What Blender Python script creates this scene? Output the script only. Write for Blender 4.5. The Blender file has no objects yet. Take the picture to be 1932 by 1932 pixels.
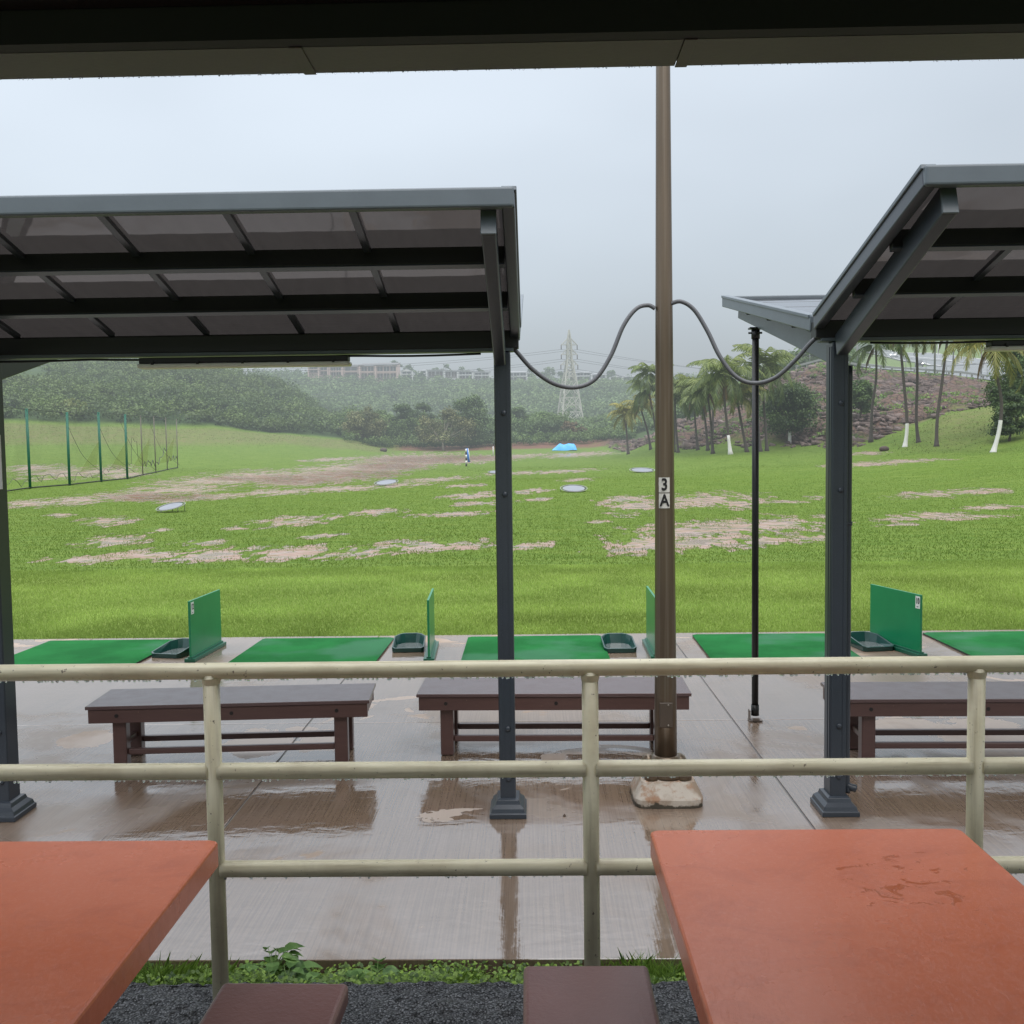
import bpy, bmesh, math, random
import numpy as np
from mathutils import Vector, Matrix
random.seed(7); rng = np.random.default_rng(7)
R = math.radians
scene = bpy.context.scene
col = scene.collection
CAMZ = 2.16
F = 1932.0; X0 = 966+1932*math.tan(R(1.1))
# ------------------------------------------------------------------ camera
cam_d = bpy.data.cameras.new('camera'); cam = bpy.data.objects.new('camera', cam_d); col.objects.link(cam)
cam_d.sensor_width = 36; cam_d.sensor_height = 36; cam_d.lens = 36.0; cam_d.clip_start = .05; cam_d.clip_end = 3000
cam_rot = Matrix.Rotation(R(1.1), 4, 'Z') @ Matrix.Rotation(R(90-3.5), 4, 'X') @ Matrix.Rotation(R(-.75), 4, 'Z')
cam.matrix_world = Matrix.Translation((0, 0, CAMZ)) @ cam_rot
scene.camera = cam
RM = np.array(cam_rot.to_3x3())
def ray(u, v):
    d = RM @ np.array([(u-966)/F, (966-v)/F, -1.0]); return d
def PZ(u, v, z=0.0):
    d = ray(u, v); t = (z-CAMZ)/d[2]; return Vector((d[0]*t, d[1]*t, z))
def PY(u, v, y):
    d = ray(u, v); t = y/d[1]; return Vector((d[0]*t, y, CAMZ+d[2]*t))
def project(x, y, z):
    p = np.stack([x, y, z-CAMZ], -1) @ RM          # = R^T p
    return 966+F*p[..., 0]/-p[..., 2], 966-F*p[..., 1]/-p[..., 2]
def hz(u): return 848-.0131*(u-966)
# ------------------------------------------------------------------ object helpers
def tag(o, label=None, cat=None, group=None, kind=None):
    if label: o['label'] = label
    if cat: o['category'] = cat
    if group: o['group'] = group
    if kind: o['kind'] = kind
    return o
def empty(name, loc=(0, 0, 0), rz=0, label=None, cat=None, group=None):
    o = bpy.data.objects.new(name, None); col.objects.link(o); o.empty_display_size = .1
    o.location = loc; o.rotation_euler = (0, 0, rz)
    return tag(o, label, cat, group)
class MB:
    """collects shapes, builds ONE mesh object"""
    def __init__(s): s.v = []; s.f = []; s.sm = []
    def add(s, vs, fs, smooth=False):
        n = len(s.v); s.v += [tuple(p) for p in vs]
        for f in fs: s.f.append(tuple(n+i for i in f)); s.sm.append(smooth)
        return s
    def box(s, c, d, rot=None, taper=1.0):
        x, y, z = d[0]/2, d[1]/2, d[2]/2; c = Vector(c)
        vs = [Vector((sx*x*(taper if sz > 0 else 1), sy*y*(taper if sz > 0 else 1), sz*z)) for sz in (-1, 1) for sy in (-1, 1) for sx in (-1, 1)]
        if rot is not None: vs = [rot @ p for p in vs]
        return s.add([c+p for p in vs], [(0, 2, 3, 1), (4, 5, 7, 6), (0, 1, 5, 4), (2, 6, 7, 3), (0, 4, 6, 2), (1, 3, 7, 5)])
    def bar(s, a, b, w, h, up=(0, 0, 1)):
        """rectangular bar from a to b, width w (sideways), height h (along up)"""
        a, b = Vector(a), Vector(b); d = (b-a).normalized(); side = d.cross(Vector(up)).normalized(); u = side.cross(d)
        vs = [p+side*sx*w/2+u*sz*h/2 for p in (a, b) for sz in (-1, 1) for sx in (-1, 1)]
        return s.add(vs, [(0, 1, 3, 2), (4, 6, 7, 5), (0, 4, 5, 1), (2, 3, 7, 6), (0, 2, 6, 4), (1, 5, 7, 3)])
    def tube(s, pts, r, n=10, cap=True):
        pts = [Vector(p) for p in pts]; m = len(pts); rs = r if isinstance(r, (list, tuple)) else [r]*m
        vs = []; prev = None
        for i, p in enumerate(pts):
            t = (pts[min(i+1, m-1)]-pts[max(i-1, 0)]).normalized()
            if prev is None:
                ref = Vector((0, 0, 1)) if abs(t.z) < .9 else Vector((1, 0, 0)); a = t.cross(ref).normalized()
            else: a = (prev-t*prev.dot(t)).normalized()
            prev = a; b = t.cross(a)
            for k in range(n):
                q = 2*math.pi*k/n; vs.append(p+(a*math.cos(q)+b*math.sin(q))*rs[i])
        fs = [(i*n+k, i*n+(k+1) % n, (i+1)*n+(k+1) % n, (i+1)*n+k) for i in range(m-1) for k in range(n)]
        s.add(vs, fs, True)
        if cap:
            o = len(s.v)-m*n
            s.f.append(tuple(o+k for k in reversed(range(n)))); s.sm.append(False)
            s.f.append(tuple(o+(m-1)*n+k for k in range(n))); s.sm.append(False)
        return s
    def lathe(s, c, prof, n=16, square=False):
        """profile [(r, z)...] round axis at c"""
        c = Vector(c); vs = []
        for r, z in prof:
            for k in range(n):
                q = 2*math.pi*(k+.5)/n; vs.append(c+Vector((r*math.cos(q), r*math.sin(q), z)))
        m = len(prof)
        s.add(vs, [(i*n+k, i*n+(k+1) % n, (i+1)*n+(k+1) % n, (i+1)*n+k) for i in range(m-1) for k in range(n)], not square)
        o = len(s.v)-m*n
        s.f.append(tuple(o+k for k in reversed(range(n)))); s.sm.append(False)
        s.f.append(tuple(o+(m-1)*n+k for k in range(n))); s.sm.append(False)
        return s
    def sphere(s, c, r, n=8, m=6, sc=(1, 1, 1)):
        c = Vector(c); vs = [c+Vector((0, 0, -r*sc[2]))]
        for i in range(1, m):
            a = math.pi*i/m-math.pi/2
            for k in range(n):
                q = 2*math.pi*k/n; vs.append(c+Vector((r*sc[0]*math.cos(a)*math.cos(q), r*sc[1]*math.cos(a)*math.sin(q), r*sc[2]*math.sin(a))))
        vs.append(c+Vector((0, 0, r*sc[2]))); e = len(vs)-1
        fs = [(0, 1+(k+1) % n, 1+k) for k in range(n)]
        fs += [(1+i*n+k, 1+i*n+(k+1) % n, 1+(i+1)*n+(k+1) % n, 1+(i+1)*n+k) for i in range(m-2) for k in range(n)]
        fs += [(1+(m-2)*n+k, 1+(m-2)*n+(k+1) % n, e) for k in range(n)]
        return s.add(vs, fs, True)
    def build(s, name, mat, parent=None, bevel=0, seg=2, origin=None):
        me = bpy.data.meshes.new(name)
        vs = s.v
        if origin is not None: vs = [(a-origin[0], b-origin[1], c-origin[2]) for a, b, c in vs]
        me.from_pydata(vs, [], s.f); me.polygons.foreach_set('use_smooth', s.sm); me.update()
        o = bpy.data.objects.new(name, me); col.objects.link(o)
        me.materials.append(mat)
        if origin is not None: o.location = origin
        if parent is not None: o.parent = parent
        if bevel:
            b = o.modifiers.new('bevel', 'BEVEL'); b.width = bevel; b.segments = seg; b.limit_method = 'ANGLE'; b.angle_limit = R(40)
            b.harden_normals = False
        return o
def np_mesh(name, V, Fq, mat, parent=None, attrs=None, k=4, smooth=False):
    """fast mesh from numpy arrays; Fq (n,k) faces"""
    me = bpy.data.meshes.new(name); V = np.asarray(V, dtype=np.float32); Fq = np.asarray(Fq, dtype=np.int32)
    me.vertices.add(len(V)); me.vertices.foreach_set('co', V.ravel())
    me.loops.add(Fq.size); me.loops.foreach_set('vertex_index', Fq.ravel())
    me.polygons.add(len(Fq)); me.polygons.foreach_set('loop_start', np.arange(0, Fq.size, Fq.shape[1], dtype=np.int32))
    if smooth: me.polygons.foreach_set('use_smooth', np.ones(len(Fq), dtype=bool))
    me.update(calc_edges=True)
    for an, (dom, arr) in (attrs or {}).items():
        at = me.attributes.new(an, 'FLOAT', dom); at.data.foreach_set('value', np.asarray(arr, dtype=np.float32))
    o = bpy.data.objects.new(name, me); col.objects.link(o); me.materials.append(mat)
    if parent is not None: o.parent = parent
    return o
def catmull(pts, n=8):
    P = [Vector(p) for p in pts]; P = [P[0]*2-P[1]]+P+[P[-1]*2-P[-2]]; out = []
    for i in range(1, len(P)-2):
        for k in range(n):
            t = k/n; a, b, c, d = P[i-1:i+3]
            out.append(.5*((2*b)+(c-a)*t+(2*a-5*b+4*c-d)*t*t+(3*b-a-3*c+d)*t**3))
    out.append(P[-2]); return out
def vnoise(x, y, s, seed=0):
    x = np.asarray(x)*s+seed*17.3; y = np.asarray(y)*s+seed*9.1
    xi = np.floor(x); yi = np.floor(y); xf = x-xi; yf = y-yi
    def h(a, b):
        q = np.sin(a*127.1+b*311.7+seed)*43758.5453; return q-np.floor(q)
    xf = xf*xf*(3-2*xf); yf = yf*yf*(3-2*yf)
    return (h(xi, yi)*(1-xf)+h(xi+1, yi)*xf)*(1-yf)+(h(xi, yi+1)*(1-xf)+h(xi+1, yi+1)*xf)*yf
# ------------------------------------------------------------------ materials
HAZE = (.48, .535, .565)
class NT:
    def __init__(s, name):
        s.m = bpy.data.materials.new(name); s.m.use_nodes = True; s.t = s.m.node_tree; s.t.nodes.clear()
        s.out = s.t.nodes.new('ShaderNodeOutputMaterial')
        s.m.cycles.emission_sampling = 'NONE'
    def n(s, typ, **kw):
        nd = s.t.nodes.new('ShaderNode'+typ)
        for k, v in kw.items():
            if k.startswith('i_'):
                key = k[2:]; key = int(key) if key.isdigit() else key.replace('_', ' ')
                if hasattr(v, 'is_linked') or isinstance(v, bpy.types.NodeSocket): s.t.links.new(v, nd.inputs[key])
                else: nd.inputs[key].default_value = v
            else: setattr(nd, k, v)
        return nd
    def l(s, a, b): s.t.links.new(a, b)
    def pos(s): return s.n('NewGeometry').outputs['Position']
    def objco(s): return s.n('TexCoord').outputs['Object']
    def noise(s, co, scale, detail=3, rough=.55, dist=0):
        nd = s.n('TexNoise', i_Vector=co, i_Scale=scale, i_Detail=detail, i_Roughness=rough, i_Distortion=dist); return nd.outputs['Fac']
    def ramp(s, fac, stops, interp='LINEAR'):
        r = s.n('ValToRGB', i_Fac=fac); cr = r.color_ramp; cr.interpolation = interp
        while len(cr.elements) < len(stops): cr.elements.new(.5)
        for e, (p, c) in zip(cr.elements, stops):
            e.position = p; e.color = (c, c, c, 1) if isinstance(c, (int, float)) else (*c, 1)
        return r.outputs['Color']
    def mix(s, fac, a, b, blend='MIX'):
        nd = s.n('Mix', data_type='RGBA', blend_type=blend)
        for idx, val in ((0, fac), (6, a), (7, b)):
            if isinstance(val, bpy.types.NodeSocket): s.l(val, nd.inputs[idx])
            elif isinstance(val, (int, float)): nd.inputs[idx].default_value = val if idx == 0 else (val, val, val, 1)
            else: nd.inputs[idx].default_value = (*val, 1)
        return nd.outputs[2]
    def math(s, op, a, b=0.0, c=None, clamp=False):
        nd = s.n('Math', operation=op, use_clamp=clamp)
        for i, val in enumerate((a, b) if c is None else (a, b, c)):
            if isinstance(val, bpy.types.NodeSocket): s.l(val, nd.inputs[i])
            else: nd.inputs[i].default_value = val
        return nd.outputs[0]
    def scale(s, co, v): return s.n('Mapping', i_Vector=co, i_Scale=v).outputs[0]
    def attr(s, name): return s.n('Attribute', attribute_name=name).outputs['Fac']
    def bump(s, h, strength=.3, dist=.01, normal=None):
        b = s.n('Bump', i_Height=h, i_Strength=strength, i_Distance=dist)
        if normal is not None: s.l(normal, b.inputs['Normal'])
        return b.outputs[0]
    def bsdf(s, color, rough=.5, normal=None, **kw):
        b = s.n('BsdfPrincipled')
        for key, val in (('Base Color', color), ('Roughness', rough)):
            if isinstance(val, bpy.types.NodeSocket): s.l(val, b.inputs[key])
            elif isinstance(val, (int, float)): b.inputs[key].default_value = val
            else: b.inputs[key].default_value = (*val, 1)
        if normal is not None: s.l(normal, b.inputs['Normal'])
        for key, val in kw.items():
            key = key.replace('_', ' ')
            if isinstance(val, bpy.types.NodeSocket): s.l(val, b.inputs[key])
            else: b.inputs[key].default_value = val
        return b.outputs[0]
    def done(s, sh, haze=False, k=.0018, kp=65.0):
        if haze:   # rain haze painted on: pale glow mixed into the surface by distance up the valley
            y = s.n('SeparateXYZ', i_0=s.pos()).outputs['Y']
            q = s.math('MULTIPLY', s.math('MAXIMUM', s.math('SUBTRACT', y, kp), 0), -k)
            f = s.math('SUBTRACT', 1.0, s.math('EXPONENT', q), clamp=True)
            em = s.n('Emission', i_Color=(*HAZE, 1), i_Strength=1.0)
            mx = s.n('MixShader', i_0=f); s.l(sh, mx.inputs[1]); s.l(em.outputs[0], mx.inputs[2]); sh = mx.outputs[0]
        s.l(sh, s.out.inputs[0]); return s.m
def simple(name, c, rough=.5, haze=False, var=.15, sc=4, bump=0, bsc=40, metallic=0, spec=.5):
    t = NT(name); co = t.objco()
    n = t.noise(co, sc, 4)
    cc = t.mix(t.math('MULTIPLY', n, 1.0), tuple(x*(1-var) for x in c), tuple(min(1, x*(1+var)) for x in c))
    nm = t.bump(t.noise(co, bsc, 3), bump, .003) if bump else None
    return t.done(t.bsdf(cc, rough, nm, Metallic=metallic, Specular_IOR_Level=spec), haze)
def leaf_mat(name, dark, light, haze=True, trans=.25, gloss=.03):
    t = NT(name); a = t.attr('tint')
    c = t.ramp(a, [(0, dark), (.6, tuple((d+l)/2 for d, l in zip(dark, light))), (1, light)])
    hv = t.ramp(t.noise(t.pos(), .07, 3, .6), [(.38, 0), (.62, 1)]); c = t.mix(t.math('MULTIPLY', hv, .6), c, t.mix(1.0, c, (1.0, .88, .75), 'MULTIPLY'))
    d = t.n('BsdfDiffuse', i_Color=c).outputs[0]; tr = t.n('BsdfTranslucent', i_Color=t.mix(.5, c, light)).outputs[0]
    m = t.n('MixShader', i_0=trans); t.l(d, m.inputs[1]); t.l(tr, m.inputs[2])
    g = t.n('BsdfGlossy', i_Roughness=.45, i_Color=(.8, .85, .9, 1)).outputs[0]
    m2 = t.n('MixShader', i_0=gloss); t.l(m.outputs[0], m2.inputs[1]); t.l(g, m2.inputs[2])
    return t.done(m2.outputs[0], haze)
# ------------------------------------------------------------------ world and sun
w = bpy.data.worlds.new('World'); scene.world = w; w.use_nodes = True
nt = w.node_tree; nt.nodes.clear()
def wn(t, **k):
    n_ = nt.nodes.new('ShaderNode'+t)
    for a, b in k.items(): setattr(n_, a, b)
    return n_
sky = wn('TexSky', sky_type='NISHITA', sun_disc=False, sun_elevation=R(55), sun_rotation=R(160))
sky.air_density = 1.0; sky.dust_density = 6
sb = wn('Background'); sb.inputs['Strength'].default_value = .05; nt.links.new(sky.outputs[0], sb.inputs[0])
# overcast deck: pale blue-white, darker rain cloud low on the right, brighter towards the zenith
tc = wn('TexCoord'); sep = wn('SeparateXYZ'); nt.links.new(tc.outputs['Generated'], sep.inputs[0])
rp = wn('ValToRGB'); nt.links.new(sep.outputs['Z'], rp.inputs[0]); cr = rp.color_ramp
for _ in range(3): cr.elements.new(.5)
for e, (p, c) in zip(cr.elements, [(0, (.41, .445, .475)), (.07, (.425, .465, .50)), (.20, (.55, .60, .64)), (.40, (.70, .76, .815)), (.85, (2.55, 2.6, 2.7))]): e.position = p; e.color = (*c, 1)
nz = wn('TexNoise'); mp = wn('Mapping'); mp.inputs['Scale'].default_value = (1, 1, 2.2); nt.links.new(tc.outputs['Generated'], mp.inputs[0]); nt.links.new(mp.outputs[0], nz.inputs[0])
nz.inputs['Scale'].default_value = 2.2; nz.inputs['Detail'].default_value = 3; nz.inputs['Roughness'].default_value = .45
mr = wn('MapRange'); nt.links.new(nz.outputs[0], mr.inputs[0]); mr.inputs[1].default_value = .3; mr.inputs[2].default_value = .7; mr.inputs[3].default_value = .90; mr.inputs[4].default_value = 1.08
mrx = wn('MapRange'); nt.links.new(sep.outputs['X'], mrx.inputs[0]); mrx.inputs[1].default_value = -.5; mrx.inputs[2].default_value = .5; mrx.inputs[3].default_value = 1.13; mrx.inputs[4].default_value = .88
mu = wn('Math', operation='MULTIPLY'); nt.links.new(mr.outputs[0], mu.inputs[0]); nt.links.new(mrx.outputs[0], mu.inputs[1])
ob = wn('Background'); nt.links.new(rp.outputs[0], ob.inputs[0]); nt.links.new(mu.outputs[0], ob.inputs[1])
ad = wn('AddShader'); nt.links.new(sb.outputs[0], ad.inputs[0]); nt.links.new(ob.outputs[0], ad.inputs[1])
wo = wn('OutputWorld'); nt.links.new(ad.outputs[0], wo.inputs[0])
sd = bpy.data.lights.new('sun', 'SUN'); so = bpy.data.objects.new('sun', sd); col.objects.link(so)
sd.energy = .6; sd.angle = R(35); sd.color = (1, .97, .93)
so.rotation_euler = (R(-35), 0, R(200)); so.location = (0, 0, 30)
scene.view_settings.view_transform = 'Standard'; scene.view_settings.look = 'None'; scene.view_settings.exposure = 0
scene.render.engine = 'CYCLES'; scene.cycles.use_denoising = True
scene.cycles.max_bounces = 6; scene.cycles.diffuse_bounces = 3; scene.cycles.glossy_bounces = 3; scene.cycles.transparent_max_bounces = 12
scene.cycles.caustics_reflective = False; scene.cycles.caustics_refractive = False
# ================================================================== TERRAIN
# valley profiles: for bearings across the valley, ground height against distance (from sighted angles)
PROF = {
 -900: [(60, 930), (100, 880), (140, 838), (160, 795), (215, 722), (300, 690), (600, 700)],
 0:    [(61, 931), (100, 884), (140, 838), (160, 797), (215, 712), (262, 688), (420, 700), (600, 712)],
 200:  [(66, 918), (100, 888), (145, 836), (166, 806), (235, 703), (265, 692), (420, 705), (600, 715)],
 330:  [(75, 909), (110, 884), (150, 836), (168, 812), (240, 697), (270, 692), (420, 705), (600, 715)],
 520:  [(80, 903), (110, 886), (150, 848), (170, 832), (188, 820), (245, 726), (320, 765), (420, 717), (600, 717)],
 650:  [(80, 901), (120, 880), (160, 855), (178, 843), (192, 830), (240, 802), (320, 792), (420, 715), (600, 715)],
 740:  [(80, 901), (120, 880), (170, 858), (185, 853), (202, 840), (300, 815), (420, 717), (600, 717)],
 860:  [(80, 899), (120, 878), (160, 860), (182, 855), (202, 845), (300, 815), (420, 722), (600, 722)],
 1000: [(80, 897), (120, 876), (160, 858), (182, 852), (192, 838), (230, 832), (300, 805), (420, 722), (600, 722)],
 1100: [(80, 896), (120, 874), (160, 857), (180, 852), (192, 837), (230, 830), (300, 802), (420, 723), (600, 723)],
 1180: [(80, 894), (120, 872), (150, 857), (165, 850), (185, 835), (225, 815), (300, 795), (420, 723), (600, 723)],
 1290: [(80, 892), (115, 862), (130, 851), (152, 793), (175, 795), (300, 790), (420, 724), (600, 724)],
 1400: [(60, 908), (90, 875), (118, 850), (148, 752), (170, 755), (300, 765), (420, 724), (600, 724)],
 1480: [(60, 908), (90, 873), (115, 848), (150, 705), (175, 700), (300, 735), (420, 724), (600, 724)],
 1560: [(60, 904), (85, 872), (108, 848), (148, 690), (175, 680), (300, 700), (420, 690), (600, 700)],
 1620: [(60, 902), (85, 869), (101, 845), (148, 704), (158, 697), (300, 688), (420, 664), (560, 600), (700, 600)],
 1700: [(60, 897), (82, 864), (95, 847), (106, 815), (149, 710), (160, 702), (290, 696), (400, 668), (540, 585), (700, 590)],
 1790: [(55, 898), (80, 862), (92, 846), (106, 783), (147, 716), (157, 709), (290, 692), (400, 655), (540, 570), (700, 580)],
 1870: [(50, 897), (70, 870), (85, 853), (104, 775), (147, 726), (157, 717), (290, 686), (400, 645), (540, 560), (700, 575)],
 2000: [(46, 897), (62, 872), (82, 832), (104, 760), (146, 735), (156, 727), (290, 680), (400, 640), (540, 555), (700, 570)],
 2900: [(46, 897), (62, 868), (82, 826), (104, 760), (146, 735), (156, 727), (290, 680), (400, 640), (540, 555), (700, 570)],
}
US = sorted(PROF)
DG = np.concatenate([np.linspace(0, 60, 61), np.linspace(61, 700, 640)])
def prof_z(u):
    pts = [(0, -.03), (12, -.02), (18.5, .0), (21, -.06), (35, -.03)]+[(d, CAMZ+(hz(u)-v)/F*d) for d, v in PROF[u]]
    z = np.interp(DG, [p[0] for p in pts], [p[1] for p in pts])
    k = np.array([1, 3, 5, 3, 1.])/13                                    # soften the kinks
    zs = np.convolve(np.pad(z, 4, mode='edge'), np.convolve(k, k), 'valid'); zs[:30] = z[:30]; return zs
ZT = np.stack([prof_z(u) for u in US])
def H(x, y):
    x = np.asarray(x, float); y = np.asarray(y, float); yy = np.maximum(y, 1.)
    u = np.clip(X0+F*x/yy, US[0], US[-1])
    # far off axis near the tees: keep flat
    iu = np.clip(np.searchsorted(US, u)-1, 0, len(US)-2); ua = np.array(US)
    t = np.clip((u-ua[iu])/(ua[iu+1]-ua[iu]), 0, 1); t = t*t*(3-2*t)*.6+t*.4
    di = np.clip(np.where(yy < 60, yy, 60+(yy-60)*640/640.), 0, DG[-1]-.001)
    j = np.clip(np.floor(di).astype(int), 0, len(DG)-2); f = di-DG[j]
    z0 = ZT[iu, j]*(1-f)+ZT[iu, j+1]*f; z1 = ZT[iu+1, j]*(1-f)+ZT[iu+1, j+1]*f
    z = z0*(1-t)+z1*t
    und = np.clip((yy-20)/60, 0, 1)
    z = z+und*(vnoise(x, y, .06, 3)-.5)*.35+np.clip((yy-150)/80, 0, 1)*(vnoise(x, y, .03, 5)-.5)*3*(1-np.clip((u-1500)/100, 0, 1))
    return z
def Hs(x, y): return float(H(np.array([x]), np.array([y]))[0])
def UD(u, d, lift=0.0):
    """ground point on bearing u at distance d"""
    x = (u-X0)/F*d; return Vector((x, d, Hs(x, d)+lift))
# regions given as (bearing, distance) functions
def bank_top(u): return np.interp(u, [-900, 0, 200, 330, 520, 650, 740, 860, 1000, 1100, 1200], [158, 160, 166, 168, 182, 190, 196, 196, 194, 194, 190])
def rock_lo(u): return np.interp(u, [1130, 1180, 1290, 1400, 1480, 1560, 1609, 1700, 1790, 1870, 2000, 2900], [182, 160, 131, 120, 116, 108, 101, 107, 108, 109, 112, 112])
# ---- ground sheet
ys = np.concatenate([[-60, -20, 0, 4, 8, 11.0], np.geomspace(11.7, 60, 130), np.geomspace(60.5, 200, 190), np.geomspace(202, 700, 110)])
ts = np.concatenate([np.linspace(-2.6, -.62, 16)[:-1], np.linspace(-.62, .62, 460), np.linspace(.62, 2.6, 16)[1:]])
TT, YY = np.meshgrid(ts, ys)
XX = TT*np.maximum(YY, 14.0)
ZZ = H(XX, YY); ZZ[YY < 11.5] = -.12
UU, VV = project(XX, np.maximum(YY, 11), ZZ)
MUD = [(150,1058,60,8),(270,1050,90,9),(400,1048,110,11),(560,1045,115,10),(690,1042,60,8),(790,1030,95,8),(860,1034,60,5),(205,1022,52,8),(300,1000,25,3),(200,985,45,6),
 (120,972,28,2),(385,1024,45,4),(450,998,22,3),(540,985,52,7),(700,967,48,4),(620,976,34,3),(890,935,46,5),(850,970,60,3),(905,950,40,3),(1000,926,36,3),(985,1030,50,5),
 (1010,942,30,2),(1130,985,26,2),(1300,1003,110,13),(1410,998,110,16),(1220,1027,85,14),(1330,1024,110,12),(1460,990,85,12),(1200,955,48,12),(1330,944,85,10),(1395,950,44,7),
 (1485,946,40,3),(1180,943,44,5),(1530,1015,45,6),(1450,1020,60,8),(1790,931,85,5),(1760,972,60,5),(1880,957,52,4),(1720,978,75,3),(1830,976,65,3),(1050,890,60,2),(960,893,40,2),
 (870,917,32,2),(1090,905,30,2),(1700,990,40,2),(1560,935,30,2),(600,1012,40,3),
 (60,950,55,5),(150,944,60,6),(240,936,80,7),(330,925,90,8),(400,908,100,7),(480,900,110,9),(600,898,110,12),(660,884,110,7),(560,908,70,8),(720,884,70,6),(780,874,60,6),(760,866,90,7),(830,868,50,5),
 (400,938,70,3),(520,929,90,4),(640,922,80,4),(740,916,60,3),(820,905,60,3),(330,944,40,3),(110,893,60,8),(190,890,60,7),(60,883,50,4),(240,896,40,4),(640,866,55,2),(880,868,80,5),(960,862,70,3),(1090,858,60,3),
 (1720,870,60,2),(1640,855,30,2),(1640,875,70,3)]
mud = np.zeros_like(UU)
for (cu, cv, a, b) in MUD:
    r = np.sqrt(((UU-cu)/(a*1.9))**2+((VV-cv+.05*(UU-cu))/(b*2.0+1.2))**2)
    mud = np.maximum(mud, np.clip(1.05-r, 0, 1)*np.clip((YY-19.6)/1.5, 0, 1))
trk = np.zeros_like(UU)                          # churned red tracks, wetter and redder than the puddled clay
for (cu, cv, a, b) in [(560,905,110,11),(680,895,110,10),(450,903,60,5),(300,938,120,9),(740,880,90,9),(790,868,110,8),(880,864,110,6)]:
    trk = np.maximum(trk, np.clip(1.2-((UU-cu)/a)**2-((VV-cv)/b)**2, 0, 1))
UBr = X0+F*XX/np.maximum(YY, 14.)
bt = bank_top(UBr)
soil = np.clip((YY-(bt-14))/3, 0, 1)*np.clip((bt+8-YY)/3, 0, 1)*np.clip((UBr-735)/30, 0, 1)*np.clip((1220-UBr)/40, 0, 1)
wood = np.clip((YY-bt)/4, 0, 1)*np.clip((1240-UBr)/40, 0, 1)
rl = rock_lo(UBr)
rock = np.clip((YY-rl)/2.5, 0, 1)*np.clip((UBr-1130)/25, 0, 1)*np.clip((152-YY)/3, 0, 1)
rock = np.where((UBr > 1120) & (UBr < 1300), np.clip((YY-rl)/2.5, 0, 1)*np.clip((UBr-1130)/25, 0, 1)*np.clip((rl+28-YY)/4, 0, 1), rock)
wood = np.maximum(wood, np.clip((YY-156)/5, 0, 1)*np.clip((UBr-1150)/30, 0, 1)*np.clip((1600-UBr)/40, 0, 1)*.9)
wood = np.maximum(wood, np.clip((YY-405)/30, 0, 1)*.5)
bankg = np.clip((YY-(bt-26))/8, 0, 1)*np.clip((bt-YY)/3, 0, 1)*np.clip((760-UBr)/60, 0, 1)      # rougher brownish grass on the left bank
rb = np.clip((YY-(rl-26))/20, 0, 1)*np.clip((rl-YY)/2, 0, 1)*np.clip((UBr-1700)/80, 0, 1)
bankg = np.maximum(bankg, rb*.9)
nr, nc = XX.shape
idx = np.arange(nr*nc).reshape(nr, nc)
FQ = np.stack([idx[:-1, :-1], idx[:-1, 1:], idx[1:, 1:], idx[1:, :-1]], -1).reshape(-1, 4)
# leave the slab area open (slab is its own sheet)
cx = XX[:-1, :-1].ravel(); cy = YY[:-1, :-1].ravel()
t = NT('ground_mat'); P = t.pos()
n1 = t.noise(P, .35, 5, .6); n2 = t.noise(P, 2.3, 4, .62); n3 = t.noise(P, 14, 3, .6); n4 = t.noise(t.scale(P, (.5, 2.2, 1)), 1.1, 3, .5)
nf = t.noise(P, 60, 2, .6)
g = t.mix(n1, (.085, .155, .020), (.15, .215, .034)); g = t.mix(t.ramp(n2, [(.35, 0), (.65, 1)]), g, (.085, .15, .020))
g = t.mix(t.math('MULTIPLY', t.ramp(n4, [(.42, 0), (.6, 1)]), .55), g, (.165, .225, .045))
g = t.mix(t.math('MULTIPLY', t.ramp(n3, [(.35, 1), (.55, 0)]), .5), g, (.05, .105, .014))
yv = t.n('SeparateXYZ', i_0=P).outputs['Y']
nearf = t.math('SUBTRACT', 1.0, t.math('MULTIPLY', t.math('SUBTRACT', yv, 17.6), .8), clamp=True)
g = t.mix(t.math('MULTIPLY', nearf, .6), g, t.mix(nf, (.13, .185, .03), (.25, .32, .085)))
bk = t.attr('bank'); g = t.mix(t.math('MULTIPLY', bk, t.ramp(t.noise(t.scale(P, (1, .6, 3)), 1.3, 5, .7), [(.35, .3), (.65, .95)])), g, t.mix(t.noise(P, .8, 4), (.075, .12, .03), (.21, .165, .085)))
m = t.attr('mud'); nA = t.noise(t.scale(P, (1.0, .26, 1)), 1.25, 5, .62); nB = t.noise(t.scale(P, (1.0, .3, 1)), 4.2, 3, .6)
edge = t.math('ADD', m, t.math('ADD', t.math('MULTIPLY', t.math('SUBTRACT', nA, .5), 3.4), t.math('MULTIPLY', t.math('SUBTRACT', nB, .5), 2.2))); edge = t.math('ADD', edge, t.math('SUBTRACT', t.math('MULTIPLY', t.attr('track'), .35), .05)); edge = t.math('MULTIPLY', edge, t.ramp(m, [(0, 0), (.22, 1)]))
tuft = t.ramp(t.noise(t.scale(P, (.5, 1.4, 1)), 5.5, 3, .6), [(.57, 0), (.62, 1)])
mm = t.ramp(edge, [(.46, 0), (.54, 1)]); mm2 = t.math('MULTIPLY', mm, t.math('SUBTRACT', 1.0, t.math('MULTIPLY', tuft, .85)))
clay = t.mix(t.noise(P, 3.1, 4, .7), (.21, .145, .115), (.33, .25, .21))
trka = t.attr('track'); clay = t.mix(t.math('MULTIPLY', trka, t.ramp(t.noise(t.scale(P, (.35, 1.6, 1)), 1.6, 4, .7), [(.34, 0), (.50, 1)])), clay, (.13, .065, .045))
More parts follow.
